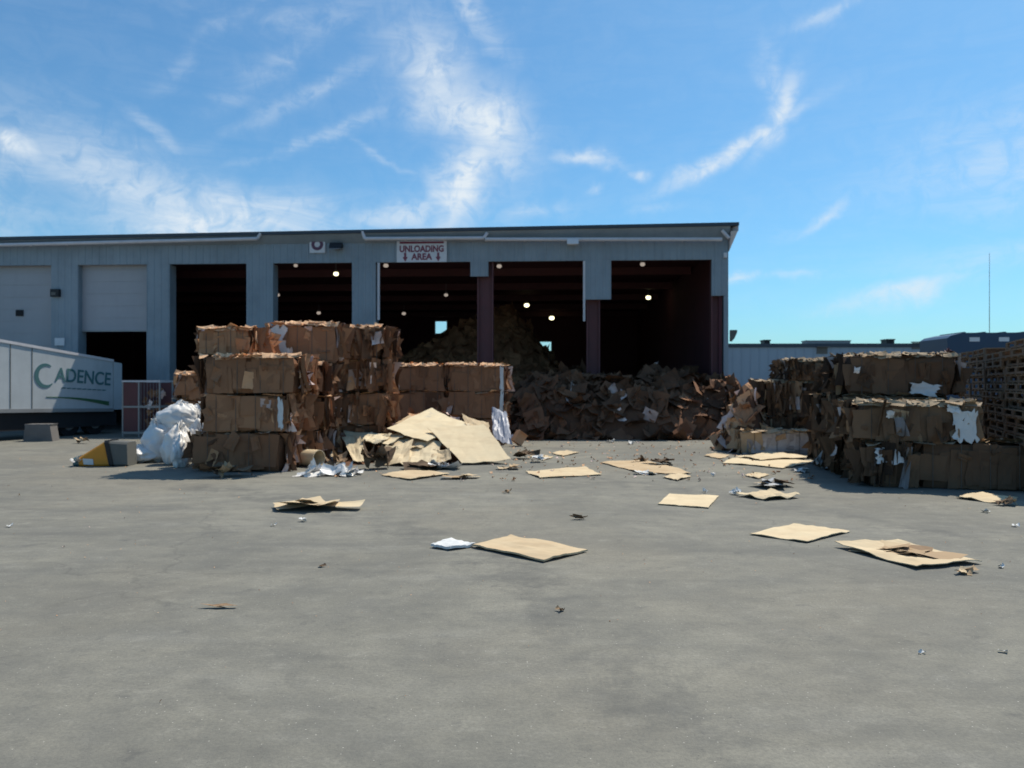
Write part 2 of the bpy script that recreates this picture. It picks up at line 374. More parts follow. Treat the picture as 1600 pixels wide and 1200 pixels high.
# back wall with two open windows
BY = 30.0
hol = []
for (x0,y0,x1,y1) in ((680,502,698,521),(842,534,861,548)):
    a = wl(x0,y1,BY); b = wl(x1,y0,BY); hol.append((a.x,a.z,b.x,b.z))
hol.sort(); mb = MB(); x = XL+.15
for (x0,z0,x1,z1) in hol:
    mb.box((x,BY,0),(x0,BY+.2,7.7)); mb.box((x0,BY,0),(x1,BY+.2,z0)); mb.box((x0,BY,z1),(x1,BY+.2,7.7)); x = x1
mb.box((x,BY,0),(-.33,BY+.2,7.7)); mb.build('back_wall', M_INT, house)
for (x0,z0,x1,z1) in hol:
    mb = MB(); c=(x0+x1)/2
    mb.box((x0-.08,BY-.06,z0-.08),(x0,BY,z1+.08)); mb.box((x1,BY-.06,z0-.08),(x1+.08,BY,z1+.08)); mb.box((x0,BY-.06,z1),(x1,BY,z1+.08)); mb.box((x0,BY-.06,z0-.08),(x1,BY,z0))
    mb.build('window_frame', M_STEEL, house)
# rafters inside
mb = MB()
for y in (5.5, 11, 16.5, 22, 27.5): mb.box((XL+.2, y, 7.25), (-.5, y+.22, 7.61))
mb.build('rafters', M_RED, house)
# roller doors
def roller(px0, px1, zlow, yo=.32):
    mb = MB(); x0, x1 = wx(px0, yo)-.1, wx(px1, yo)+.1; z = zlow; k = 0
    while z < DOORTOP+.1:
        z2 = min(z+.52, DOORTOP+.12); mb.box((x0,yo,z),(x1,yo+.05,z2-.02)); mb.box((x0,yo+.012,z2-.02),(x1,yo+.045,z2)); z = z2
    d = mb.build('roller_door', M_DOORP, house)
    return d, x0, x1
roller(-262,-138,.02); d1, a, b = roller(-60, 80, .02); d2, a2, b2 = roller(122, 229, wz(170,516,.32))
mb = MB(); c = wl(30,489,.27); mb.box((c.x-.16,.27,c.z-.13),(c.x+.16,.315,c.z+.13)); mb.build('vision_panel', M_DARK, d1)
mb = MB(); mb.box((a2,.28,wz(170,516,.32)-.06),(b2,.40,wz(170,516,.32)-.002)); mb.build('bottom_rail', M_STEEL, d2)
# fixtures on the wall
def wallthing(name, label, cat, px, py, yo=-.05, group=None):
    p = wl(px, py, yo); o = empty(name, house.matrix_basis @ p if False else (Matrix.Translation(WR) @ Matrix.Rotation(WROT,4,'Z')) @ p, WROT)
    return tag(o, label, cat, group)
t = wallthing('wall_lamp', 'white box lamp on the gutter line above the second bay from the right corner', 'lamp', 895, 377, -.5)
mb = MB(); mb.prism([(-.16,-.13),(-.10,.09),(.14,.09),(.14,-.13)], 'x', -.23, .23); mb.build('housing', M_SIGN, t)
mb = MB(); mb.box((-.19,-.13,-.155),(.19,.11,-.132)); mb.build('lens', M_PAPER, t)
mb = MB(); mb.box((-.08,.142,-.06),(.08,.47,.06)); mb.build('bracket', M_STEEL, t)
t = wallthing('wall_lamp', 'dark floodlight beside the square ring sign on the wall', 'lamp', 527, 387, -.06)
mb = MB(); mb.prism([(-.42,-.10),(-.28,.16),(-.02,.16),(-.02,-.02)], 'x', -.24, .26); mb.build('housing', M_BLACK, t)
mb = MB(); mb.prism([(-.44,-.13),(-.425,-.105),(-.05,-.035),(-.05,-.06)], 'x', -.19, .21); mb.build('lens', M_STEEL, t)
mb = MB(); mb.box((-.09,-.019,-.1),(.09,.02,.12)); mb.build('bracket', M_STEEL, t)
t = wallthing('wall_lamp', 'grey corner lamp sticking out low from the right corner of the warehouse', 'lamp', 1143, 522, .1)
mb = MB(); mb.prism([(-.05,-.30),(.10,-.16),(.20,.06),(.20,.16),(-.05,.16)], 'y', -.12, .12); mb.build('housing', M_GREYP, t)
mb = MB(); mb.add([(.0,-.09,-.262),(.0,.09,-.262),(.105,.09,-.165),(.105,-.09,-.165),(.0,-.09,-.30),(.0,.09,-.30)], [(0,1,2,3),(4,5,1,0),(3,2,5,4)]); mb.build('lens', M_STEEL, t)
t = wallthing('conduit_box', 'small pale junction box high on the corner pillar of the warehouse', 'box', 1133, 399, -.04)
mb = MB(); mb.box((-.07,-.06,-.1),(.07,.03,.1)); mb.box((-.05,-.075,-.08),(.05,-.06,.08)); mb.build('box_body', M_SIGN, t)
t = wallthing('control_box', 'dark control box on the pillar right of the closed roller door', 'box', 88, 458, -.04)
mb = MB(); mb.box((-.18,-.14,-.16),(.18,.03,.16)); mb.build('box_body', M_BLACK, t)
mb = MB(); mb.box((-.13,-.155,-.10),(.06,-.141,.02)); mb.build('face_plate', M_ORANGE if False else M_GREYP, t)
t = wallthing('notice', 'pale square notice low on the pillar right of the closed roller door', 'notice', 93, 534, -.06)
mb = MB(); mb.box((-.21,-.01,-.16),(.21,.02,.16)); mb.build('notice_board', M_SIGN, t)

def textmesh(txt, name, mat, parent, loc, size, rot=(R(90),0,0), sx=1.0, bold=.0, ext=.004):
    cu = bpy.data.curves.new('lettering', 'FONT'); cu.body = txt; cu.size = size; cu.align_x = 'CENTER'; cu.align_y = 'CENTER'; cu.extrude = ext; cu.offset = bold
    tmp = bpy.data.objects.new('lettering_source', cu); COL.objects.link(tmp)
    me = bpy.data.meshes.new_from_object(tmp.evaluated_get(bpy.context.evaluated_depsgraph_get()))
    bpy.data.objects.remove(tmp); bpy.data.curves.remove(cu)
    me.name = name; me.materials.clear(); me.materials.append(mat)
    for v in me.vertices: v.co.x *= sx
    o = bpy.data.objects.new(name, me); COL.objects.link(o); o.parent = parent; o.location = loc; o.rotation_euler = rot
    return o
# signs
t = wallthing('bay_sign', 'small square white sign with a maroon ring high on the wall', 'sign', 496, 382, -.06)
mb = MB(); mb.box((-.33,-.02,-.35),(.33,.015,.35)); mb.build('board', M_SIGN, t)
def annulus(r0, r1, y, n=28):
    mb = MB(); vs = []
    for i in range(n):
        a = 2*math.pi*i/n
        for r in (r0,r1):
            for yy in (y, y+.012): vs.append((r*math.cos(a), yy, r*math.sin(a)))
    fs = []
    for i in range(n):
        k = 4*i; j = 4*((i+1)%n)
        fs += [(k,k+2,j+2,j),(k+1,j+1,j+3,k+3),(k+2,k+3,j+3,j+2),(k,j,j+1,k+1)]
    mb.add(vs, fs); return mb
annulus(.12,.25,-.034).build('ring', M_SIGNPUR, t)
mb = MB(); mb.box((-.14,-.033,.26),(.14,-.022,.33)); mb.build('red_band', M_SIGNRED, t)
t = wallthing('unloading_sign', 'large white board with red lettering UNLOADING AREA and down arrows above a bay', 'sign', 659, 393, -.06)
hw_, hh = (wx(698)-wx(620))/2, (wz(659,377)-wz(659,410))/2
mb = MB(); mb.box((-hw_,-.02,-hh),(hw_,.015,hh)); mb.build('board', M_SIGN, t)
mb = MB(); mb.box((-hw_*.88,-.03,hh*.74),(hw_*.88,-.022,hh*.93)); mb.build('top_band', M_SIGNRED, t)
textmesh('UNLOADING', 'lettering', M_SIGNRED, t, (0,-.026,hh*.22), .36, sx=.86, bold=.014)
textmesh('AREA', 'lettering', M_SIGNRED, t, (0,-.026,-hh*.52), .36, sx=.95, bold=.014)
for s in (-1,1):
    mb = MB(); x = s*hw_*.66; zc = -hh*.5
    mb.prism([(x-.045,zc+.17),(x-.045,zc-.01),(x-.11,zc-.01),(x,zc-.19),(x+.11,zc-.01),(x+.045,zc-.01),(x+.045,zc+.17)], 'y', -.032, -.022); mb.build('arrow', M_SIGNRED, t)
# lamps hanging inside
LH = 6.98
bayname = {0:'fourth',1:'fifth',2:'sixth',3:'seventh'}
LAMPS = [(525,428,1,'bright yellow lamp inside the bay left of the unloading sign'), (462,415,0,'dim lamp near the door head inside the bay under the ring sign'),
 (434,461,0,'faint lamp deep at the left side of the bay under the ring sign'), (498,489,0,'faint lamp deep and low inside the bay under the ring sign'),
 (603,415,2,'pale lamp at the upper left corner of the bay under the unloading sign'), (697,461,0,'faint lamp deep inside the bay under the unloading sign, right of its middle'),
 (631,490,0,'faint lamp deepest inside the bay under the unloading sign'), (780,416,2,'pale lamp at the door head just right of the first hanging cladding'),
 (823,477,1,'upper of two yellow lamps inside the bay under the white box lamp'), (862,497,1,'lower of two yellow lamps inside the bay under the white box lamp'),
 (1004,413,2,'pale lamp at the door head of the bay beside the right corner'), (1013,465,1,'yellow lamp in the middle of the bay beside the right corner'), (1017,490,0,'dim lamp below the yellow one in the bay beside the right corner')]
for px, py, br, lab in LAMPS:
    z = (LH-HCAM)*F/(HZ-py); p = at(px, py, z)
    t = empty('hanging_lamp', p); tag(t, lab, 'lamp', 'lamps hanging inside the warehouse')
    rr = .125*z/36 if br else .10*z/36
    mb = MB(); mb.tube((0,0,rr*.62),(0,0,rr*1.6), rr*1.05, rr*.35, 12); mb.tube((0,0,rr*1.6),(0,0,7.63-p.z), .015, n=5); mb.build('housing', M_STEEL, t)
    mb = MB()
    mb.grid(lambda u,v: (rr*math.cos(2*math.pi*u)*math.sin(math.pi*v), rr*math.sin(2*math.pi*u)*math.sin(math.pi*v), rr*.75*math.cos(math.pi*v)), 12, 6)
    mb.build('bulb', M_LAMP if br == 1 else M_LAMPDIM, t, smooth=True)

# ------------------------------------------------------------------ cardboard pieces
def bent(mb, rnd, c, u, v, n, su, sv, tone, curl=.05, off=0.0, k=3, twist=.3, jag=.06):
    u = u.copy(); v = v.copy(); a = rnd.uniform(-twist, twist)
    u2 = u*math.cos(a)+v*math.sin(a); v2 = v*math.cos(a)-u*math.sin(a)
    cu, cv, cc = rnd.uniform(-curl,curl), rnd.uniform(-curl,curl), rnd.uniform(-curl,curl)
    tx, ty = rnd.uniform(-curl,curl), rnd.uniform(-curl,curl)
    sk = rnd.uniform(-.15,.15); s1 = rnd.uniform(0, 100)
    def fn(a_, b_):
        x, y = (a_-.5)*2, (b_-.5)*2
        h = off+abs(cu)*x*x+cv*.5*y*y+cc*x*y+tx*x*.5+ty*y*.5+abs(curl)*.4*noise.noise(Vector((x*1.3+s1, y*1.3, s1)))
        ex = jag*noise.noise(Vector((x*2+s1,y*3,3.3))); ey = jag*noise.noise(Vector((x*3,y*2+s1,7.7)))
        return c+u2*((x*.5+sk*y*.5+ex)*su)+v2*((y*.5+ey)*sv)+n*h
    mb.grid(fn, k, k, tone)

def bale(label, x0, x1, y0, d, z0, h, rot=0.0, seed=0, mat=None, tone=.36, rag=1.0, rnd_=.10, spot=(), group=None, wires=4, cat='bale', covered=False, fr=0.0):
    """x0..x1 front face, y0 its depth, d deep, z0 base, h high; rot about the front-left corner"""
    rnd = random.Random(seed*7+3); mat = mat or M_CARD
    w_ = x1-x0
    root = empty('cardboard_bale', (x0, y0, z0), rot)
    c = Vector((w_/2, d/2, h/2)); tag(root, label, cat, group)
    mb = MB(); hx, hy, hz = w_/2-.03, d/2-.03, h/2-.015
    def face(o, u, v, nu, nv, tn):
        def fn(a, b):
            p = o+u*(a*2-1)+v*(b*2-1)
            q = [p.x, p.y, p.z]
            for i in range(3):
                oth = [abs(q[j]) for j in range(3) if j != i]
                q[i] *= 1-rnd_*max(oth)**7*(1 if i != 2 else .35)
            r = Vector((q[0]*hx, q[1]*hy, q[2]*hz))
            dv = Vector((nz(r,1.7,seed), nz(r,1.7,seed+9), nz(r,1.7,seed+17)))*.10+Vector((nz(r,5,seed), nz(r,5,seed+5), nz(r,5,seed+11)))*.022
            dv.z *= .35
            return c+r+dv
        mb.grid(fn, nu, nv, tn)
    X, Y, Z = Vector((1,0,0)), Vector((0,1,0)), Vector((0,0,1))
    nu, nv, nd = max(6,int(w_*7)), max(5,int(h*7)), max(5,int(d*6))
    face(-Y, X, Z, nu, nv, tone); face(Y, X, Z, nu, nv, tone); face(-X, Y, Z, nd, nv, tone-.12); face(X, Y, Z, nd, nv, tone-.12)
    face(Z, X, Y, nu, nd, tone+.15); face(-Z, X, Y, nu, nd, tone)  # top painted paler than the sides, as if sunlit
    def tn(b, s=.10):
        r = rnd.random() if s > .12 else rnd.uniform(.045, 1)
        if r < .03: return rnd.uniform(.95,1.0)
        if r < .08: return rnd.uniform(.87,.93)
        if r < .13: return rnd.uniform(.62,.76)
        return min(.76, max(.03, rnd.gauss(b, s)))
    # front: large flattened panels
    for i in range(int(5*w_)):
        pw, ph = rnd.uniform(.3,.95), rnd.uniform(.45,.95)*h
        cx = rnd.uniform(pw*.4, w_-pw*.4); cz = rnd.uniform(ph*.5, h-ph*.5)
        bent(mb, rnd, Vector((cx, .02, cz)), X, Z, -Y, pw, ph, rnd.gauss(tone+.03,.028) if i % 11 else tn(tone,.1), .022, rnd.uniform(.005,.035), 4, .05)
    for i in range(int(4*w_*rag)):
        pw, ph = rnd.uniform(.06,.3), rnd.uniform(.08,.4)
        bent(mb, rnd, Vector((rnd.uniform(.05,w_-.05), .01, rnd.uniform(.08,h-.08))), X, Z, -Y, pw, ph, tn(tone-.01,.09), .05, rnd.uniform(.01,.05), 3, .5)
    for i in range(int(16*w_*fr)):                      # ragged upright folds hanging on the front
        pw, ph = rnd.uniform(.05,.30), rnd.uniform(.25,1.0)*h
        bent(mb, rnd, Vector((rnd.uniform(.03,w_-.03), .0, rnd.uniform(ph*.45, h-ph*.38))), X, Z, -Y, pw, ph, tn(tone-.03,.15), rnd.uniform(.04,.15), rnd.uniform(.02,.10), 4, .25)
    # ends: upright folded layers
    for sgn, xx in ((1, w_-.02), (-1, .02)):
        for i in range(int((34 if sgn > 0 else 24)*d*rag)):
            pw, ph = rnd.uniform(.05,.26), rnd.uniform(.25,1.0)*h
            bent(mb, rnd, Vector((xx, rnd.uniform(.05,d-.05), rnd.uniform(ph*.45, h-ph*.4))), Y, Z, X*sgn, pw, ph, tn(tone-.02,.16), rnd.uniform(.03,.16), rnd.uniform(.0,.11), 4, .25)
    # top: torn flat layers with lifted rims, sunlit paleness painted into the tone
    for i in range(int(15*w_*d)):
        pw, ph = rnd.uniform(.12,.55), rnd.uniform(.12,.5)
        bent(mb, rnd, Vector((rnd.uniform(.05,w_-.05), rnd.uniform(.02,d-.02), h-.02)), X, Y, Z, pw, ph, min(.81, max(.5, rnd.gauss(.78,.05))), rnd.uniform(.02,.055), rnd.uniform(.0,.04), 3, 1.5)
    for i in range(0 if covered else int(16*w_*max(.8,rag))):                     # fringe over the front top edge, sunlit rim painted into its tone
        pw, ph = rnd.uniform(.08,.34), rnd.uniform(.06,.17)
        bent(mb, rnd, Vector((rnd.uniform(.03,w_-.03), rnd.uniform(-.03,.05), h-rnd.uniform(.0,.05))), X, (Y*.78+Z*.62).normalized(), (Z*.78-Y*.62).normalized(), pw, ph, rnd.uniform(.72,.82), .026, .03, 3, .35)
    mb.build('bale_body', mat, root, fix=False)
    for k in range(wires):
        x = w_*(k+.6)/(wires+.2); wb = MB(); e = .022
        q = [(x,-e,.01),(x,-e,h+.012),(x,d+e,h+.012),(x,d+e,.01)]
        for a, b in zip(q, q[1:]+q[:1]): wb.tube(a, b, .006, n=5)
        wb.build('wire', M_WIRE, root)
    for (fx, fz, pw, ph, m_, nm, a) in spot:             # distinctive pieces on the front
        sb = MB(); bent(sb, random.Random(seed+int(fx*100)), Vector((w_*fx, -.06, h*fz)), X, Z, -Y, pw, ph, 1.0, .045, .02, 8, a, .26); sb.build(nm, m_, root, fix=False)
    return root

LG = 'bales stacked left of the loose cardboard'
# front column of the left stack
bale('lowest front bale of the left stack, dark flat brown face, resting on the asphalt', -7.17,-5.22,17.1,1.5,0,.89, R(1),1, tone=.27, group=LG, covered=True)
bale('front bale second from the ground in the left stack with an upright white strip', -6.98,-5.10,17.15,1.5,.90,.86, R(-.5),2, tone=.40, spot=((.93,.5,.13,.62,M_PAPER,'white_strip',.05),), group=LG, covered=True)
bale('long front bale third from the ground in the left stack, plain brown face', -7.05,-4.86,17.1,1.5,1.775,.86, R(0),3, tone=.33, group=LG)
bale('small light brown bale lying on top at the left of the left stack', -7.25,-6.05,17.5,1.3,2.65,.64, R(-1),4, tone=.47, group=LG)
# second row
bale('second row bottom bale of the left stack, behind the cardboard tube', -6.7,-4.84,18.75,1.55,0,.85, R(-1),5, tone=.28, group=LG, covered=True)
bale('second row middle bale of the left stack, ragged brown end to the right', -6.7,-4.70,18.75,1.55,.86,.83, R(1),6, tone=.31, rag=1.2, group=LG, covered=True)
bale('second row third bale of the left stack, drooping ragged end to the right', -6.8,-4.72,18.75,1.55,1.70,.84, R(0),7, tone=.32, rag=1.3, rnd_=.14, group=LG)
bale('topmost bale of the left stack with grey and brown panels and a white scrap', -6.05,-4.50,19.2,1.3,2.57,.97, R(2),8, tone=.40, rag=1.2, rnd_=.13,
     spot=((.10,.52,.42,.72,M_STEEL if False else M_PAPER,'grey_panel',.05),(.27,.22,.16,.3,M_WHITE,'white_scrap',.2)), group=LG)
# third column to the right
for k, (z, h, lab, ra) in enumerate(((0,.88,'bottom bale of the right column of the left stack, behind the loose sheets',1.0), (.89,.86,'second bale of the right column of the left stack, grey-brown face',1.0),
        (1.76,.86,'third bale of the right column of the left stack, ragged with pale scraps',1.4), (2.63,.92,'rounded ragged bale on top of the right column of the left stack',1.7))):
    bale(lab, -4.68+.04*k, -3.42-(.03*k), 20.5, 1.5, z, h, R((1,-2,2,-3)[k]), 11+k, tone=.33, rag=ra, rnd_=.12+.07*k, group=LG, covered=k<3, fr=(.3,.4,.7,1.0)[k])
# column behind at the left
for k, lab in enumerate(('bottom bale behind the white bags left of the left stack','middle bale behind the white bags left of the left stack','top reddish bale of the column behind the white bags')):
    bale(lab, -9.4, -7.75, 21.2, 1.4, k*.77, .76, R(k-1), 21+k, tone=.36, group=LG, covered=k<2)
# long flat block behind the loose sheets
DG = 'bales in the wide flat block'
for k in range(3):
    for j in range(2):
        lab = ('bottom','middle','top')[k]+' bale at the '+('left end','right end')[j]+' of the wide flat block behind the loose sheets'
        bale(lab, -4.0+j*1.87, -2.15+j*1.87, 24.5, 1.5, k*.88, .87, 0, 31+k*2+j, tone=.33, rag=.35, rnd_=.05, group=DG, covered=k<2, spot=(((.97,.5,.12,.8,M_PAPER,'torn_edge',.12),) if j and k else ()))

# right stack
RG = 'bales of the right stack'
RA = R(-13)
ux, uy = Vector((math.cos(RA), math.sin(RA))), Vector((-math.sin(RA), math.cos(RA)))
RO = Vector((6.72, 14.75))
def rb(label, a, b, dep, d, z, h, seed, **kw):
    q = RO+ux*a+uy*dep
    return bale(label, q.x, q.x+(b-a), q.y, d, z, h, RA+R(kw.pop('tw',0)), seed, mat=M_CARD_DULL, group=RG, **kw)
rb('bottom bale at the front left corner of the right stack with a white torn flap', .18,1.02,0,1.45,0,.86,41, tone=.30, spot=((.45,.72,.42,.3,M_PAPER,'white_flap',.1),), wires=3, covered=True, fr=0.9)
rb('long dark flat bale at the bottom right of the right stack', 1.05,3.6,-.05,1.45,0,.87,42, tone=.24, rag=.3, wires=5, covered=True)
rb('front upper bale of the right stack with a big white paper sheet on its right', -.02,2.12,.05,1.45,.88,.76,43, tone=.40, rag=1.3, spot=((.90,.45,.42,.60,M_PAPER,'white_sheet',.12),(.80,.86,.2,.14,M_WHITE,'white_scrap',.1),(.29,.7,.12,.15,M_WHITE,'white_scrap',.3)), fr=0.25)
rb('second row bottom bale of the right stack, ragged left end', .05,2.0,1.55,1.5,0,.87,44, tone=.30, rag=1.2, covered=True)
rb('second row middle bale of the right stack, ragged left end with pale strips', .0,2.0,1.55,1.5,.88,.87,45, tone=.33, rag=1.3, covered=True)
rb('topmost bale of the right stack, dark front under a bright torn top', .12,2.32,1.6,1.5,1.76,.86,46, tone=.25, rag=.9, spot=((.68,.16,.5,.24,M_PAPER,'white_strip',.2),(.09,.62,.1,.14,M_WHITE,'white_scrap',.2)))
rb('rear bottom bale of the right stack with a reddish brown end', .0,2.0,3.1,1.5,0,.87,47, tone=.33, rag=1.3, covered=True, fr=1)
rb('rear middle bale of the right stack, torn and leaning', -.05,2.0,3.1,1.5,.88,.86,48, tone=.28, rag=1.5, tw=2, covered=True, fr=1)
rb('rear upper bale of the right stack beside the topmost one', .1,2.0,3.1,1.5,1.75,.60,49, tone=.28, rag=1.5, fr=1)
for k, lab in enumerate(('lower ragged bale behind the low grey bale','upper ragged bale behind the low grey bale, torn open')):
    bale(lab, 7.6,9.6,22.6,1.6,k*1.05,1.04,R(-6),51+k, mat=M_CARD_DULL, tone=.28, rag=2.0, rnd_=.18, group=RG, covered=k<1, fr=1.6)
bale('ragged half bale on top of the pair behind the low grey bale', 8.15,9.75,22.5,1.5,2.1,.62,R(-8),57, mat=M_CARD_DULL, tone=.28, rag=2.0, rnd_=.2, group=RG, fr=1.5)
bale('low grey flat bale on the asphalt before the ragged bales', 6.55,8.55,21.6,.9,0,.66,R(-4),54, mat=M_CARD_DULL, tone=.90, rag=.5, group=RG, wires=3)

# ------------------------------------------------------------------ heaps
def heap(name, label, cat, outline, z_fn, n, seed, mat, size, tones, core=.12, kind=None, white=.08, jit=.45):
    """outline: (x0,x1,y0,y1) box; z_fn(x,y) height; scattered bent pieces over a bumpy core"""
    rnd = random.Random(seed); x0,x1,y0,y1 = outline; mb = MB()
    def fn(u,v):
        x, y = x0+(x1-x0)*u, y0+(y1-y0)*v
        return Vector((x, y, max(-.03, z_fn(x,y)-.08+.28*noise.noise(Vector((x*1.3,y*1.3,seed))))))
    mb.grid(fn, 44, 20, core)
    i = 0
    while i < n:
        x, y = rnd.uniform(x0,x1), rnd.uniform(y0,y1); z = z_fn(x,y)
        if z < .02: 
            if rnd.random() < .7: i += .25; continue
        i += 1; e = .15
        nrm_ = Vector((z_fn(x-e,y)-z_fn(x+e,y), z_fn(x,y-e)-z_fn(x,y+e), 2*e)).normalized()
        nrm_ = (nrm_+Vector((rnd.gauss(0,jit),rnd.gauss(0,jit),rnd.gauss(0,jit*.7)))).normalized()
        u = nrm_.orthogonal().normalized(); v = nrm_.cross(u); a = rnd.uniform(0,6.3); u, v = u*math.cos(a)+v*math.sin(a), v*math.cos(a)-u*math.sin(a)
        s = rnd.uniform(*size)
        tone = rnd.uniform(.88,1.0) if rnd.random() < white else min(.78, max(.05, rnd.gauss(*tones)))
        bent(mb, rnd, Vector((x,y,max(.04,z+rnd.uniform(-.1,.1)))), u, v, nrm_, s, s*rnd.uniform(.4,1.1), tone, s*.18, 0, 3, .2)
    o = mb.build(name, mat, fix=False)
    return tag(o, label, cat, kind=kind)
def bayheap(x, y):
    p = Mi @ Vector((x,y,0)); 
    ramp_ = max(0, min(1, (p.y+3.55)/2.6)); ends = max(0, min(1, (x+.1)/.8))*max(0, min(1,(9.3-x)/.8))
    return (2.05+.85*noise.noise(Vector((x*.75,y*.5,4.2)))+.25*noise.noise(Vector((x*2.1,y*1.7,1.2))))*math.sin(ramp_*math.pi/2)**.7*ends
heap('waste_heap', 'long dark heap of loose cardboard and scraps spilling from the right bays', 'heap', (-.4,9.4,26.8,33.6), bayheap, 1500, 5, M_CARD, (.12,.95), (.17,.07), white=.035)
def mound(x, y):  # added heap shape that follows a windshield reflection
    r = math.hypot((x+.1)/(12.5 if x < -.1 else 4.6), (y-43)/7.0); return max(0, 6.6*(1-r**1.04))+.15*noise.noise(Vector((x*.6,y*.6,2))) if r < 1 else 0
heap('reflection_mound', 'brown cardboard mound added inside the bays in the shape of a windshield reflection', 'mound', (-12.8,5.2,35.8,50.2), mound, 1800, 6, M_CARD, (.3,.9), (.40,.05), core=.40, white=.004, jit=.2)
def lit(x, y):
    r = math.hypot((x-7.05)/.75, (y-22.9)/.85); return max(0, 2.05*(1-r**1.6))
heap('scrap_heap', 'sunlit heap of crumpled cardboard against the ragged bales by the right corner', 'heap', (6.2,7.9,22.0,23.9), lit, 90, 7, M_CARD, (.2,.6), (.52,.2), white=.12)
def under(x, y):
    a = max(0, min(1,(x+4.6)/.5))*max(0, min(1,(-.7-x)/1.2)); top_ = 1.12 if x > -3.2 else .55
    return max(0, min(top_, .31*(y-18.95)))*a*max(0, min(1,(24.3-y)/1.2))
heap('scrap_heap', 'dark jumble of torn cardboard under the big sunlit sheets', 'heap', (-5.0,-.9,18.4,24.3), under, 46, 8, M_CARD, (.15,.45), (.42,.15), white=.1, jit=.25)

# ------------------------------------------------------------------ single sheets
def sheet(name, label, pts, seed, tone=.74, th=.010, wob=.025, edge=.02, cat='cardboard', mat=None, group=None, lift=0.0, nn=9):
    """four corners (3-D), anticlockwise from the left"""
    a, b, c, d = [Vector(p) for p in pts]; ctr = (a+b+c+d)/4; ctr.z = min(a.z,b.z,c.z,d.z)
    rnd = random.Random(seed); k = rnd.uniform(0,50); L = max((b-a).length,(d-a).length)
    fold = rnd.uniform(.3,.7)
    def fn(u, v):
        e = edge*noise.noise(Vector((u*5+k,v*5,1))); f_ = edge*noise.noise(Vector((u*5,v*5+k,2)))
        uu, vv = u+e, v+f_
        p = (a*(1-uu)+b*uu)*(1-vv)+(d*(1-uu)+c*uu)*vv
        p = p-ctr
        p.z += wob*(noise.noise(Vector((u*2.2+k,v*2.2,5)))+.6)+lift*(abs(u-fold)**1.5)*2+wob*.5*noise.noise(Vector((u*7,v*7+k,5)))
        p.z = max(p.z, th+.003-ctr.z if ctr.z < .02 else -9)
        return p
    mb = MB(); mb.slab(fn, nn, nn, th, tone)
    o = mb.build(name, mat or M_SHEET, loc=ctr)
    return tag(o, label, cat, group)
SG = 'large sheets in the loose pile'
def q3(*pts): return [at(px,py,z) for (px,py,z) in pts]
def pq(*pts): return [at(px, py, (7.95-l)/(.32+(py-600)/F)) for (px,py,l) in pts]     # points l metres above the sloping face of the pile
for lab, pts, sd, tn_, wb, ed in (
 ('large smooth sunlit sheet leaning on the right side of the loose pile', ((722,727,.02),(798,719,.02),(756,664,.20),(667,671,.30)), 1, .765, .03, .02),
 ('sunlit sheet forming the peak of the loose pile', ((604,673,.26),(668,692,.22),(736,666,.10),(675,641,.10)), 2, .79, .05, .03),
 ('curling sheet low in the left middle of the loose pile', ((585,729,.02),(636,732,.06),(646,690,.16),(604,701,.22)), 3, .745, .10, .05),
 ('creased sheet low in the middle of the loose pile beside the curling one', ((630,731,.02),(680,727,.03),(690,694,.10),(634,688,.05)), 13, .775, .08, .04),
 ('wide sunlit sheet at the back left of the loose pile below the ragged bales', ((543,688,.03),(606,700,.15),(640,682,.10),(534,675,.03)), 4, .77, .08, .04),
 ('narrow strip of sheet leaning down at the left end of the loose pile', ((552,724,.01),(574,722,.03),(563,683,.18),(534,686,.05)), 5, .76, .04, .03),
 ('sheet between the torn gap and the peak of the loose pile', ((600,697,.06),(656,704,.10),(682,689,.05),(626,677,.02)), 6, .73, .08, .05),
 ('small curved sheet tucked under the large leaning sheet', ((674,727,.01),(706,722,.02),(702,706,.12),(676,705,.08)), 7, .71, .07, .05),
 ('tilted sheet rising behind the right shoulder of the loose pile', ((728,668,.10),(766,680,.02),(764,662,.05),(722,652,.06)), 8, .70, .06, .05),
 ('short torn sheet on the left slope of the loose pile', ((566,690,.20),(596,697,.22),(612,684,.14),(580,678,.10)), 9, .80, .09, .07),
 ('slim sheet poking out left of the peak of the loose pile', ((610,672,.02),(640,678,.04),(668,655,.02),(640,652,.02)), 10, .68, .05, .06)):
    sheet('cardboard_sheet', lab, pq(*pts), sd, tn_, group=SG, wob=wb, edge=ed, lift=.04)
def flat(label, quad, seed, tone=.72, wob=.02, lift=0, name='cardboard_sheet', mat=None, cat='cardboard', group='cardboard sheets lying on the asphalt', edge=.03, th=.010, z=.0):
    pts = [P(px,py)+Vector((0,0,.012+z)) for px,py in quad]
    return sheet(name, label, pts, seed, tone, th, wob, edge, cat, mat, group, lift)
flat('diamond shaped buff sheet with a white foam piece at its left tip', [(738,856),(850,880),(918,863),(798,840)], 21, .70, .03, edge=.012, th=.02, z=.015)
flat('neat square pale sheet lying flat in the middle distance', [(1028,789),(1107,795),(1123,776),(1046,773)], 22, .76, .02, edge=.015)
flat('diamond shaped pale sheet with a torn dark notch on its near edge', [(1171,836),(1262,849),(1329,832),(1240,821)], 23, .75, .03, edge=.02)
flat('long wide buff sheet with a crumpled far edge at the right', [(1307,855),(1432,891),(1533,881),(1405,853)], 24, .73, .04, edge=.03, lift=.04)
flat('long flat strip of sheet on the asphalt nearest the loose pile', [(822,738),(842,748),(940,743),(915,731)], 25, .73, .03, edge=.05)
flat('wide buff sheet strewn with dark scraps before the heap', [(935,723),(1010,742),(1082,741),(1010,720)], 26, .68, .03, edge=.05)
flat('small buff piece beside the wide sheet with dark scraps', [(1036,747),(1058,752),(1081,746),(1060,741)], 27, .73, .03, edge=.06)
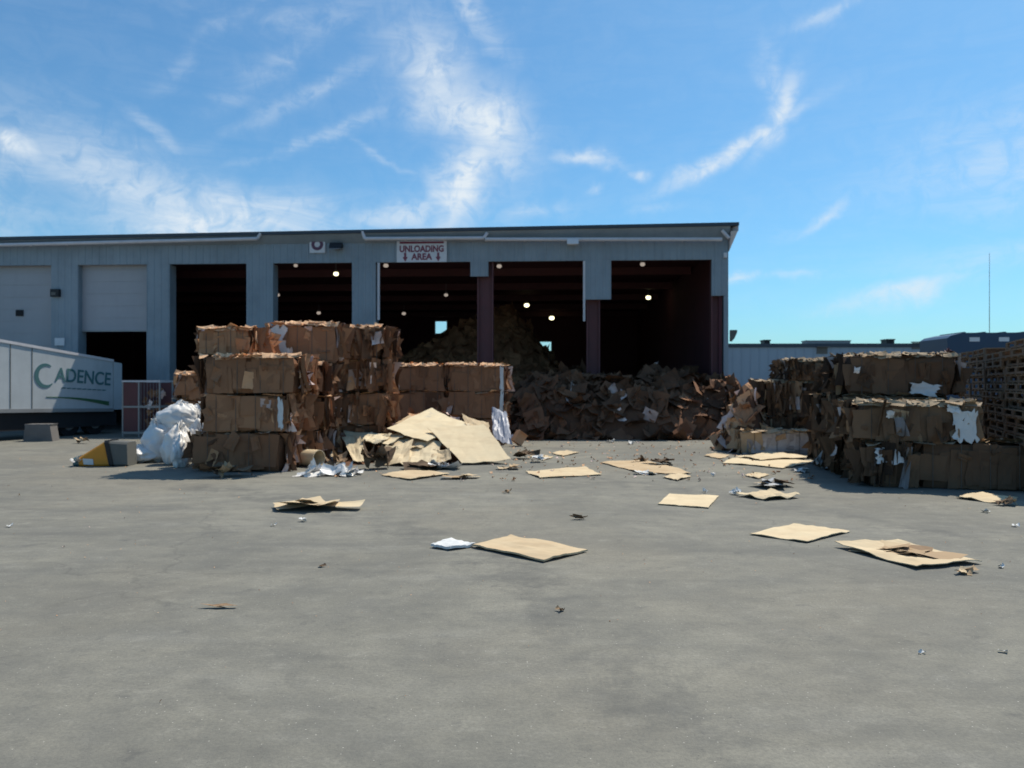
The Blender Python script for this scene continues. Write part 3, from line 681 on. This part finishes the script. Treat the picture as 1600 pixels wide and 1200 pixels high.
flat('big pale sheet before the low grey bale', [(1126,724),(1225,733),(1273,722),(1168,713)], 28, .77, .03, edge=.05)
flat('second pale sheet lying over the big one before the low grey bale', [(1150,717),(1190,722),(1274,717),(1200,710)], 29, .76, .05, edge=.06, z=.03)
flat('small buff scrap on the asphalt below the big pale sheet', [(1163,744),(1185,749),(1202,743),(1180,740)], 30, .74, .03, edge=.06)
flat('creased narrow sheet right of the neat square sheet', [(1152,776),(1195,783),(1254,779),(1205,770)], 31, .74, .07, edge=.06)
flat('thin sheet lying close to the long dark bale', [(1494,779),(1560,788),(1590,779),(1520,772)], 32, .74, .04, edge=.05)
flat('buff piece on the asphalt left of the white bags', [(205,718),(235,724),(268,718),(240,713)], 33, .70, .05, edge=.05)
flat('long dusty sheet in front of the loose pile', [(595,743),(640,751),(705,742),(655,735)], 34, .70, .03, edge=.05)
flat('pale sheet fragment right of the loose pile', [(828,714),(850,720),(865,715),(840,711)], 35, .72, .03, edge=.06)
flat('buff fragment with a white corner near the heap', [(862,709),(880,714),(906,708),(885,705)], 36, .72, .03, edge=.06)
flat('buff strip near the heap with an orange tinge', [(1100,713),(1125,718),(1140,713),(1118,709)], 37, .70, .03, edge=.06)

def crumple(name, label, px, py, wpx, hpx, seed, tone=.6, mat=None, cat='scrap', group=None, n=4, flatten=1.0):
    """a crumpled piece whose base sits at photo (px,py)"""
    rnd = random.Random(seed); p = P(px, py); k = p.y/F; W = wpx*k; H = hpx*k
    mb = MB()
    for i in range(n):
        a = rnd.uniform(0, 6.3); nn_ = Vector((rnd.gauss(0,.25), rnd.gauss(0,.25), 1)).normalized()
        u = nn_.orthogonal().normalized(); v = nn_.cross(u); u, v = u*math.cos(a)+v*math.sin(a), v*math.cos(a)-u*math.sin(a)
        s = W*rnd.uniform(.35,.7)
        bent(mb, rnd, Vector((rnd.uniform(-.3,.3)*W, rnd.uniform(-.1,.25)*W, rnd.uniform(.25,.55)*H)), u, v, nn_, s, s*rnd.uniform(.4,.8), tone if not isinstance(tone,tuple) else rnd.choice(tone), H*.45, 0, 4, .3)
    zs = [q[2] for q in mb.v]; lo, hi = min(zs), max(zs)
    mb.v = [(q[0], q[1], (q[2]-lo)/(hi-lo+1e-6)*H+.004) for q in mb.v]
    if 'twig' in label: mb.v = [(q[0], q[1]*.22, q[2]) for q in mb.v]
    o = mb.build(name, mat or M_SHEET, loc=p, fix=False)
    return tag(o, label, cat, group)
CG = 'crumpled scraps on the asphalt'
for i, a in enumerate([
 ('crumpled_cardboard','crumpled folded carton with a dark left end on the open asphalt',492,796,118,17,(.72,.7,.74,.76,.2),6),
 ('crumpled_cardboard','flattened brown twig-like scrap in the middle of the yard',905,812,48,9,(.36,.3),3),
 ('crumpled_cardboard','dark clump of torn card on the wide buff sheet',1035,727,50,14,(.12,.2),5),
 ('crumpled_cardboard','dark torn bits at the left of the clump on the wide buff sheet',1000,723,28,12,(.2,.35),3),
 ('crumpled_cardboard','scraps with a dark twist below the small buff scrap',1218,762,72,14,(.7,.12,.75,.9),6),
 ('crumpled_cardboard','dark clump of torn card right of the loose pile',822,717,36,15,(.2,.3,.14),5),
 ('crumpled_cardboard','ragged buff scraps along the far edge of the long wide sheet',1425,868,125,16,(.55,.7,.4),7),
 ('crumpled_cardboard','ragged fringe at the near right corner of the long wide sheet',1510,897,38,12,(.6,.72),4),
 ('crumpled_cardboard','torn crumpled card at the foot of the front bales',352,746,62,26,(.3,.55,.72,.2),8),
 ('crumpled_cardboard','arched scrap between the tube and the loose pile',524,728,36,30,(.72,.6,.4),5),
 ('crumpled_cardboard','dark scrap standing for the shaded gap in the left half of the loose pile',584,733,50,48,(.10,.16,.3),7),  # dark tones stand for the shade in the gap
 ('crumpled_cardboard','torn black scraps along the near edge of the loose pile',660,735,70,14,(.08,.15,.72),6),
 ('crumpled_cardboard','crumpled scraps on the right shoulder of the loose pile',738,690,34,28,(.3,.9,.4),5),
 ('crumpled_cardboard','two small dark scraps on the asphalt above the orange wedge',130,693,26,11,(.3,.7,.2),4),
 ('crumpled_cardboard','small reddish brown scrap left of centre on the open asphalt',500,886,20,5,(.2,),2),
 ('crumpled_cardboard','thin pale twig of card on the near asphalt at the left',345,951,72,7,(.6,.4),3),
 ('crumpled_cardboard','small curled dark scrap on the near asphalt in the middle',877,956,20,9,(.3,.5),3),
 ('crumpled_cardboard','pinkish curl of paper in the middle distance',790,770,20,8,(.45,),2),
 ('crumpled_cardboard','crumpled grey lump at the left corner of the right stack',1288,733,34,30,(.9,.12,.86),6),
 ('crumpled_cardboard','torn edge scraps at the right end of the thin sheet by the dark bale',1572,790,34,16,(.3,.6,.2),5),
 ('crumpled_cardboard','loose scraps on the asphalt before the sunlit heap',1172,702,44,22,(.6,.75,.9),6),
 ('crumpled_cardboard','buff scraps beside the foot of the large leaning sheet',800,733,40,8,(.72,.65),4),
 ('crumpled_cardboard','flat buff scraps in front of the torn black scraps',720,748,46,8,(.72,.6),4)]):
    crumple(a[0], a[1], a[2], a[3], a[4], a[5], 100+i, a[6], n=a[7], group=CG)
WG = 'white scraps on the asphalt'
for i, a in enumerate([('white paper scrap on the near side of the wide buff sheet',1010,742,42,7,3),
 ('white scrap left of the crumpled folded carton',427,822,12,6,2), ('white scrap below the crumpled folded carton',471,815,20,6,2), ('yellowish scrap at the far left edge of the yard',12,824,18,6,2),
 ('white paper scrap near the thin sheet at the right',1543,801,26,7,2), ('white scrap at the right edge of the yard',1586,823,16,6,2), ('white scrap right of the long wide sheet',1562,888,18,8,2),
 ('small pale scrap on the near asphalt at the right',1442,1022,16,7,2), ('small white scrap at the lower right of the yard',1570,1020,18,6,2), ('white scrap beside the square sheet',1102,770,12,8,2),
 ('pale paper lump at the left end of the creased narrow sheet',1150,773,18,12,3), ('white scraps in a row below the crumpled grey lump',1255,738,36,8,4), ('white crumpled paper right of the loose pile',848,722,34,12,4),
 ('white scrap between the small buff scrap and the creased sheet',1116,744,12,6,2), ('pale scrap close to the dark heap edge',990,694,16,6,2), ('white bit along the dark heap edge',960,691,22,5,3)]):
    crumple('paper_scrap', a[0], a[1], a[2], a[3], a[4], 200+i, 1.0, M_PAPER, 'scrap', WG, a[5])
flat('flat white foam piece touching the left tip of the diamond shaped sheet', [(673,856),(703,861),(743,855),(706,846)], 40, 1.0, .03, name='foam_piece', mat=M_PAPER, cat='scrap', group=None, edge=.05, th=.03, z=.02)
# fine crumbs nobody could count
rnd = random.Random(77); mb = MB()
for i in range(520):
    y = 6+abs(rnd.gauss(0,1))*10 if i % 3 else rnd.uniform(4.2,27); x = rnd.uniform(-.72,.72)*y; s = rnd.uniform(.004,.016)*(1 if i % 9 else 1.8)*min(2.2,y/9)
    nn_ = Vector((rnd.gauss(0,.3),rnd.gauss(0,.3),1)).normalized(); u = nn_.orthogonal().normalized(); a = rnd.uniform(0,6.3)
    v = nn_.cross(u); u, v = u*math.cos(a)+v*math.sin(a), v*math.cos(a)-u*math.sin(a)
    bent(mb, rnd, Vector((x,y,.006+s*.25)), u, v, nn_, s, s*rnd.uniform(.3,1), rnd.choice((.4,.55,.65,.72,.72,.75,.9)), s*.4, 0, 2, .3)
for i in range(420):
    z = rnd.uniform(15.5, 26); lo, hi = ((-6.5,-.3) if i % 3 == 0 else (-.5,6.5)); x = rnd.uniform(lo, hi); s = rnd.uniform(.02,.075)
    if x < -4 and z > 16.9: continue
    nn_ = Vector((rnd.gauss(0,.25),rnd.gauss(0,.25),1)).normalized(); u = nn_.orthogonal().normalized(); v = nn_.cross(u)
    bent(mb, rnd, Vector((x,z,.008+s*.2)), u, v, nn_, s*1.4, s*rnd.uniform(.4,1), rnd.choice((.3,.5,.65,.72,.75,.78,.95)), s*.4, 0, 2, 1.5)
tag(mb.build('litter', M_CARD, fix=False), 'fine crumbs of paper and card scattered over the asphalt', 'litter', kind='stuff')

# ------------------------------------------------------------------ plastic bags, films, tube, wedge, small box
def bag(label, x, y, z, rx, ry, rz, seed, tilt=0.0, neck=True, group='white plastic bags beside the left stack'):
    t = empty('plastic_bag', (x,y,z)); tag(t, label, 'bag', group); t.rotation_euler = (0, tilt, 0)
    mb = MB()
    def fn(u, v):
        a, b = 2*math.pi*u, math.pi*v
        p = Vector((math.cos(a)*math.sin(b), math.sin(a)*math.sin(b), math.cos(b)))
        if u == 1: p = Vector((math.sin(b), 0, math.cos(b)))
        pl = max(0, p.z)**3
        r = 1+.20*noise.noise(p*1.9+Vector((seed,0,0)))+.10*noise.noise(p*4.7+Vector((0,seed,0)))+.05*noise.noise(p*9+Vector((0,0,seed)))+.025*noise.noise(p*19+Vector((seed,0,seed)))+.06*math.sin(9*math.atan2(p.y,p.x))*pl
        q = Vector((p.x*rx*(1-.45*pl), p.y*ry*(1-.45*pl), p.z*rz*(1+.12*pl)))*r
        q.z = max(q.z, -rz*.82)
        return q+Vector((0,0,rz*.82))
    mb.grid(fn, 64, 36); mb.build('bag_body', M_WHITE, t, smooth=True)
    if neck:
        nb = MB(); rr = random.Random(seed)
        for k in range(6):
            a = k*1.05; nn_ = Vector((math.cos(a),math.sin(a),.5)).normalized(); u = nn_.orthogonal().normalized()
            bent(nb, rr, Vector((.05*math.cos(a), .05*math.sin(a), rz*1.86)), u, nn_.cross(u), nn_, .16, .22, 1, .05, 0, 3, .5)
        nb.build('tied_neck', M_WHITE, t, fix=False)
    return t
bag('big round white bag on the asphalt against the lowest front bale', -8.42,18.9,0,.40,.40,.52,3.1,.1)
bag('white bag leaning left at the edge of the bag pile', -9.0,19.6,0,.46,.42,.55,5.7,-.25)
bag('flat collapsed white bag spreading to the left of the bag pile', -9.55,19.3,0,.50,.40,.22,8.3,0,False)
bag('puffed white bag lying across the top of the bag pile', -8.75,19.9,.78,.58,.42,.38,11.9,.1)
bag('white bag standing behind the round one', -8.25,19.9,0,.42,.42,.62,13.3,0)
bag('small twisted white bag topmost on the bag pile', -8.50,20.2,1.02,.26,.24,.26,17.3,.5)
bag('narrow white bag squeezed between the round bag and the bale', -7.98,18.2,0,.20,.28,.40,19.7,0,False)
def film(label, px0, px1, py, hpx, seed, mat, n=22):
    p = P((px0+px1)/2, py); k = p.y/F; W = (px1-px0)*k; H = hpx*k; rnd = random.Random(seed); mb = MB()
    for i in range(n):
        x = rnd.uniform(-.5,.5)*W*.85; nn_ = Vector((rnd.gauss(0,.35), rnd.gauss(-.15,.35), 1)).normalized()
        a = rnd.uniform(-.6,.6); u = Vector((math.cos(a), math.sin(a), 0)); u = (u-nn_*u.dot(nn_)).normalized(); v = nn_.cross(u)
        s_ = rnd.uniform(.25,.6)
        bent(mb, rnd, Vector((x, rnd.uniform(-.12,.25), H*rnd.uniform(.15,.6)*(1-(2*x/W)**2*.7))), u, v, nn_, s_, s_*rnd.uniform(.3,.6), 1, H*.55, 0, 6, .3, .18)
    mb.v = [(q[0], q[1], max(q[2], .004)) for q in mb.v]
    o = mb.build('plastic_film', mat, loc=p, smooth=True, fix=False)
    return tag(o, label, 'plastic film')
film('crumpled white plastic film along the foot of the left stack and tube', 445,568,743,13,3, M_WHITE)
film('white plastic film under the near right edge of the loose pile', 672,716,733,10,9, M_WHITE, 8)
# grey-white film sheet standing at the right of the loose pile
sheet('plastic_film', 'grey white plastic film hanging upright at the right end of the loose pile', q3((771,690,21.6),(800,698,21.3),(791,645,22.6),(768,641,22.8)), 61, 1.0, cat='plastic film', mat=M_FILM, wob=.12, edge=.08)
# cardboard tube
t = empty('cardboard_tube', P(480,730)+Vector((0,.2,0)), R(-28)); tag(t, 'short wide cardboard tube lying at the foot of the left stack', 'tube')
mb = MB(); r0, r1, L = .21, .19, .62; nseg = 28; vs = []; fs = []
for i in range(nseg):
    a = 2*math.pi*i/nseg
    for x, r in ((-L/2,r0),(L/2,r0),(L/2,r1),(-L/2,r1)): vs.append((x, math.cos(a)*r*1.05, r0+math.sin(a)*r*.97))
for i in range(nseg):
    k, j = 4*i, 4*((i+1)%nseg)
    for q in range(4): fs.append((k+q, k+(q+1)%4, j+(q+1)%4, j+q))
mb.add(vs, fs, .74); mb.build('tube_wall', M_SHEET, t)
# little box
t = empty('cardboard_box', P(806,697), R(25)); tag(t, 'small tipped cardboard box right of the hanging plastic film', 'box')
Mx = Matrix.Rotation(R(35),4,'Y'); mb = MB(); mb.box((-.16,-.14,0),(.16,.14,.40),.68,M=Mx); o = mb.build('box_body', M_CARD, t); o.location = (0,0,.10)
mb = MB(); mb.box((-.15,-.16,.41),(.15,.10,.418),.75,M=Mx @ Matrix.Rotation(R(12),4,'X')); o = mb.build('flap', M_CARD, t); o.location = (0,0,.10)
# orange wedge
t = empty('toppled_bin', P(207,727), R(3)); tag(t, 'toppled orange tapered bin with a black band and grey base on the asphalt', 'bin')
def taper(x0, x1, h0, h1, d, s0=0.0, s1=0.0):                   # a tapering rounded box along -x, resting on the ground
    mb = MB(); vs = []
    for x, h, sh in ((x0,h0,s0),(x1,h1,s1)):
        e = min(.05, h*.2)
        for (yy,zz) in ((e-d/2,0),(d/2-e,0),(d/2,e),(d/2,h-e),(d/2-e,h),(e-d/2,h),(-d/2,h-e),(-d/2,e)): vs.append((x+sh*zz/h,yy,zz))
    fs = [(i,(i+1)%8,8+(i+1)%8,8+i) for i in range(8)]+[tuple(range(7,-1,-1)), tuple(range(8,16))]
    mb.add(vs, fs); return mb
taper(0,-.33,.58,.61,.52,-.02,-.13).build('grey_base', M_GREYP, t)
taper(-.325,-.43,.64,.63,.56,-.13,-.13).build('black_band', M_BLACK, t)
taper(-.425,-1.16,.61,.23,.50,-.13,-.0).build('orange_shell', M_ORANGE, t)
taper(-1.155,-1.34,.27,.20,.34).build('teal_cap', M_TEALP, t)
mb = MB(); bent(mb, random.Random(3), Vector((-.93,-.262,.12)), Vector((1,0,0)), Vector((0,0,1)), Vector((0,-1,0)), .24, .14, 1, .005, 0, 3, .1); mb.build('label_patch', M_PAPER, t, fix=False)
crumple('plastic_scrap', 'clear and white plastic scrap at the teal tip of the toppled bin', 120,729,22,18,301,1.0,M_WHITE,'scrap',None,4)

# ------------------------------------------------------------------ cage bin by the left pillar
p = P(192,682.5); t = empty('cage_bin', p, R(-2)); tag(t, 'tall wire cage bin with a dark red panel and white scraps before the left pillar', 'cage')
cw, cd, ch = 1.42, 1.0, 2.15; sp_ = .02
for (x,y) in ((0,0),(cw,0),(0,cd),(cw,cd),(.62,0)):
    mb = MB(); mb.box((x-.025,y-.025,0),(x+.025,y+.025,ch-.08)); mb.build('post', M_STEEL, t)
for z in (.12, ch-.08, 1.1):
    mb = MB(); mb.box((-.03,-.03,z),(cw+.03,.03,z+.07)); mb.box((-.03,cd-.03,z),(cw+.03,cd+.03,z+.07)); mb.box((-.03,.031,z),(.03,cd-.031,z+.07)); mb.box((cw-.03,.031,z),(cw+.03,cd-.031,z+.07)); mb.build('rail', M_TRIM if z > 2 else M_STEEL, t)
mb = MB(); mb.box((.03,-.012,.2),(.59,.014,ch-.1)); mb.build('red_panel', M_RED, t)
mb = MB(); mb.box((.03,cd-.02,.2),(cw-.03,cd,ch-.1)); mb.build('rear_panel', M_RED, t)
mb = MB()
for k in range(6): x = .70+k*.12; mb.tube((x,.0,.18),(x,.0,ch-.1), .006, n=5)
mb.build('mesh_wires', M_STEEL, t)
mb = MB(); rr = random.Random(4)
for k in range(26):
    n_ = Vector((rr.gauss(0,1),-1,rr.gauss(0,1))).normalized(); u = n_.orthogonal().normalized()
    bent(mb, rr, Vector((rr.uniform(.68,cw-.1), rr.uniform(.12,.7), rr.uniform(.25,1.75))), u, n_.cross(u), n_, rr.uniform(.1,.35), rr.uniform(.1,.3), rr.choice((.3,.35,.4,.6,.95,1.0)), .08, 0, 3, .5)
tag(mb.build('scrap_filling', M_CARD, fix=False), 'scraps of white plastic and brown card inside the wire cage bin', 'scraps').location = p

# ------------------------------------------------------------------ trailer
ZL, ZR = 26.2, 30.9
A = at(0,530,ZL); B = at(190,564,ZR)
hd = Vector((B.x-A.x, B.y-A.y, 0)); L1 = hd.length; hd.normalize(); TR = math.atan2(hd.y, hd.x)
t = empty('trailer', (B.x, B.y, 0), TR); tag(t, 'white box trailer with a large green and teal CADENCE logo backed towards the bays', 'trailer')
# local x: 0 at the visible right end, negative leftwards; y: into the body
def zt_(x): return B.z+(A.z-B.z)*(-x/L1)*(1 if -x < L1 else 1)
def zb_(x): return .98+.12*(-x/L1)
XE = -L1-3.2; xr = -.42; BW = 2.45
def tslab(x0, x1, za, zb, y0, y1):
    mb = MB(); vs = [(x0,y0,za(x0)),(x1,y0,za(x1)),(x1,y1,za(x1)),(x0,y1,za(x0)),(x0,y0,zb(x0)),(x1,y0,zb(x1)),(x1,y1,zb(x1)),(x0,y1,zb(x0))]
    mb.add(vs, [(0,3,2,1),(4,5,6,7),(0,1,5,4),(1,2,6,5),(2,3,7,6),(3,0,4,7)]); return mb
tslab(XE, xr, zb_, lambda x: zt_(x)-.06, 0, BW).build('trailer_body', M_TRAIL, t)
tslab(xr+.02, 0, lambda x: zb_(x)-.02, lambda x: zt_(x)-.10, -.02, BW+.02).build('rear_frame', M_STEEL if False else M_TRAIL, t)
tslab(XE-.02, xr+.02, lambda x: zt_(x)-.10, zt_, -.035, BW+.035).build('top_rail', M_TRIM, t)
tslab(XE-.02, xr+.02, lambda x: zb_(x)-.10, lambda x: zb_(x)+.03, -.03, BW+.03).build('bottom_rail', M_STEEL, t)
def tx(px):                                            # local x on the trailer side for a photo column
    k = (px-800)/F; s = (B.x-k*B.y)/(k*hd.y-hd.x); return s
for px in (16,50):
    x = tx(px); tslab(x-.015, x+.015, lambda q: zb_(q)+.04, lambda q: zt_(q)-.11, -.012, -.002).build('panel_seam', M_GREYP, t)
mb = MB(); mb.box((XE+.2,.6,.62),(-.25,.78,zb_(0)-.11)); mb.box((XE+.2,1.65,.62),(-.25,1.83,zb_(0)-.11)); mb.build('chassis', M_DARK, t)
tslab(XE+.3, -.15, lambda x: .34, lambda x: zb_(x)-.11, .12, .16).build('skirt_shade_strip', M_DARK, t)  # dark skirt, run on leftwards to stand for the shaded opening below
for x in (-1.0,-2.15):
    for y in (.42, 2.02):
        wr = empty('wheel', (x,y,.47)); wr.parent = t
        mb = MB(); mb.tube((0,-.14,0),(0,.14,0), .47, n=26); mb.build('tyre', M_DARK, wr)
        mb = MB(); mb.tube((0,-.155,0),(0,-.142,0), .24, n=20); mb.build('rim', M_STEEL, wr)
for y in (.55,1.9):
    mb = MB(); mb.box((XE+1.2,y-.06,.06),(XE+1.34,y+.06,1.0)); mb.box((XE+1.1,y-.14,.0),(XE+1.44,y+.14,.06)); mb.build('landing_leg', M_STEEL, t)
# logo
xm, xc = (tx(91)+tx(169))/2, tx(71); zl = lambda px,py: at(px,py,ZL+(ZR-ZL)*max(0,px)/190).z
slope = math.atan2(B.z-A.z, L1)*.6
textmesh('ADENCE', 'logo_lettering', M_TEAL, t, (xm,-.012,zl(130,590)), .72, rot=(R(90),0,0), sx=.86, bold=.012, ext=.006).rotation_euler = (R(90), -slope, 0)
mb = MB(); vs = []; fs = []; n = 30
for i in range(n+1):
    a = R(55+260*i/n); rt = .10*(math.sin(math.pi*i/n)**.8)+.02
    for r in (.42-rt, .42+rt*.4):
        for y in (-.016,-.004): vs.append((math.cos(a)*r*.92, y, math.sin(a)*r))
for i in range(n):
    k = 4*i; fs += [(k,k+2,k+6,k+4),(k+1,k+5,k+7,k+3),(k+2,k+3,k+7,k+6),(k,k+4,k+5,k+1)]
fs += [(0,1,3,2),(4*n,4*n+2,4*n+3,4*n+1)]
mb.add(vs, fs); mb.build('logo_ring', M_TEAL, t).location = (xc,0,zl(73,587))
mb = MB(); xs0, xs1 = tx(72), tx(170); n = 24; vs=[]; fs=[]
for i in range(n+1):
    u = i/n; x = xs0+(xs1-xs0)*u; zc = zl(70,620)-(zl(70,620)-zl(170,629))*u+.06*math.sin(u*3.1); th = .015+.11*u**1.3
    for zz in (zc-th, zc+th*.35):
        for y in (-.016,-.004): vs.append((x,y,zz))
for i in range(n):
    k = 4*i; fs += [(k,k+2,k+6,k+4),(k+1,k+5,k+7,k+3),(k+2,k+3,k+7,k+6),(k,k+4,k+5,k+1)]
fs += [(0,1,3,2),(4*n,4*n+2,4*n+3,4*n+1)]
mb.add(vs, fs); mb.build('logo_swoosh', M_GREEN, t)
mb = MB()
for k in range(9):
    x = xs0+.62+k*.22; mb.box((x,-.014,zl(130,606)-.02-.012*k),(x+.17,-.004,zl(130,606)+.02-.012*k))
mb.build('logo_small_line', M_TEAL, t)
# concrete block below it
p = at(36,676,26.2); p.z = 0; t2 = empty('concrete_block', p, R(8)); tag(t2, 'grey concrete block on the asphalt under the trailer side', 'block')
mb = MB(); mb.prism([(0,0),(.95,0),(.87,.52),(.90,.60),(.04,.60),(.06,.52)], 'y', 0, .55); mb.build('block_body', M_CONC, t2)

# ------------------------------------------------------------------ pallets
def pallet_proto():
    root = empty('pallet'); Lx, Ly = 1.1, 2.0
    r = random.Random(1)
    mb = MB(); y = 0
    while y < Ly-.05: mb.box((0,y,.142),(Lx,min(y+.10,Ly),.165), .55); y += .157
    mb.build('top_deck', M_WOOD, root)
    mb = MB()
    for y in (0,.45,.95,1.45,1.90): mb.box((0,y,0),(Lx,y+.10,.022), .5)
    mb.build('bottom_deck', M_WOOD, root)
    for x in (0,.52,1.06):
        mb = MB(); 
        mb.box((x,.003,.0225),(x+.04,1.997,.06),.42); 
        for a,b in ((.003,.22),(.90,1.10),(1.78,1.997)): mb.box((x,a,.0602),(x+.04,b,.1415),.42)
        mb.build('stringer', M_WOOD, root)
    return root
def kids(o): return [c for c in COL.objects if c.parent is o]
proto = pallet_proto(); pk = kids(proto)
def ordinal(k): return ['topmost','second from the top','third from the top','fourth from the top','fifth from the top','sixth from the top','seventh from the top','eighth from the top','ninth from the top','tenth from the top','eleventh from the top','twelfth from the top','thirteenth from the top','fourteenth from the top','fifteenth from the top','sixteenth from the top','seventeenth from the top'][k]
PA = math.atan2(8.5, 3.6)-math.pi/2; pdir = Vector((3.6,8.5,0)).normalized(); pside = Vector((pdir.y,-pdir.x,0))
rnd = random.Random(9); first = True
names = ['the nearest pallet stack','the second nearest pallet stack','the third nearest pallet stack','the farthest pallet stack']
tones_cache = {}
for sidx in range(4):
    nP = (17,16,17,17)[sidx]
    o0 = Vector((9.75,14.6,0))+pdir*(sidx*2.12-.9)
    for k in range(nP):
        q = o0+pside*rnd.uniform(-.05,.05)+pdir*rnd.uniform(-.03,.03)+Vector((0,0,k*.1675))
        if first: r_ = proto; first = False
        else:
            r_ = proto.copy(); COL.objects.link(r_)
            for c in pk: c2 = c.copy(); COL.objects.link(c2); c2.parent = r_
        r_.location = q; r_.rotation_euler = (0,0,PA+R(rnd.uniform(-1.5,1.5)))
        tag(r_, 'weathered wooden pallet, '+ordinal(nP-1-k)+' in '+names[sidx], 'pallet', 'stacked wooden pallets')

# ------------------------------------------------------------------ background
t = empty('far_warehouse', (18.5,72,0), R(-1)); tag(t, 'low blue-grey flat-roofed building far behind the right stack with roof vents', 'building')
ht = 2+63*72/F
mb = MB(); 
xx = -2
k = -4.0
poly = []
mb.box((-6,0,0),(45,25,ht-.35)); mb.build('wall', M_FAR, t)
mb = MB(); mb.box((-6.1,-.15,ht-.348),(45.1,25.1,ht)); mb.build('roof', M_NAVY if False else M_ROOF, t)
mb = MB()
for i in range(60): x = -6+i*.85; mb.box((x,-.03,.0),(x+.08,-.002,ht-.36))
mb.build('wall_ribs', M_FAR, t)
for px0, px1, py in ((1199,1208,530),(1265,1334,531),(1391,1403,529)):
    x0 = (px0-800)*72/F-18.5; x1 = (px1-800)*72/F-18.5; h = (537-py)*72/F; mb = MB()
    mb.box((x0,1,ht+.002),(x1,2.2,ht+h*.75)); mb.box((x0-.06,.94,ht+h*.752),(x1+.06,2.26,ht+h)); mb.build('roof_vent', M_STEEL if px1-px0 > 30 else M_BLACK, t)
for px, py in ((1283,548),(1430,541)):
    x0 = (px-800)*72/F-18.5; mb = MB(); z = 2+(600-py)*72/F; mb.box((x0-.5,-.08,z-.3),(x0+.5,-.004,z+.3)); mb.box((x0-.6,-.5,z+.32),(x0+.6,-.004,z+.4)); mb.build('louvre', M_GREYP, t)
# navy truck body behind the pallets
zt2 = 31.0
a = at(1480,600,zt2); t = empty('box_truck', (a.x, zt2, 0), R(-4)); tag(t, 'dark navy truck body with two pale marks rising behind the pallets', 'truck')
top = 2+80*zt2/F
mb = MB(); mb.prism([(0,1.0),(7.5,1.0),(7.5,top),(.62,top),(.18,top-.10),(0,top-.22)], 'y', 0, 2.4); mb.build('truck_body', M_NAVY, t)
for px in (1521,1565):
    x = (px-1480)*zt2/F; mb = MB(); mb.box((x-.20,-.012,top-.36),(x+.20,-.002,top-.19)); mb.build('pale_mark', M_SIGN, t)
mb = MB(); mb.box((.2,.5,.7),(7.3,.7,.99)); mb.box((.2,1.7,.7),(7.3,1.9,.99)); mb.build('chassis', M_DARK, t)
mb = MB()
for i in range(9): mb.box((.75+i*.8,.2,top+.002),(.83+i*.8,2.2,top+.05))
mb.build('roof_ribs', M_NAVY, t)
for x in (1.2,5.2,6.4):
    wr = empty('wheel', (x,.25,.5)); wr.parent = t
    mb = MB(); mb.tube((0,-.15,0),(0,.15,0), .5, n=24); mb.build('tyre', M_DARK, wr)
    mb = MB(); mb.tube((0,-.165,0),(0,-.152,0), .26, n=18); mb.build('rim', M_STEEL, wr)
t = empty('antenna_mast', ((1546-800)*36/F, 36, 0)); tag(t, 'thin tall antenna mast rising behind the navy truck body', 'mast')
mb = MB(); mb.tube((0,0,0),(0,0,4.2),.04,.03); mb.tube((0,0,4.2),(0,0,2+205*36/F),.018,.010,6); mb.box((-.2,-.2,0),(.2,.2,.05)); mb.build('pole', M_STEEL, t)
p = at(1478,545,17.6); 
crumple('red_rag', 'small red rag at the right end of the topmost bale', 1478,700,18,12,401,.5,M_RED,'rag',None,4).location = (p.x, p.y, 2.62)
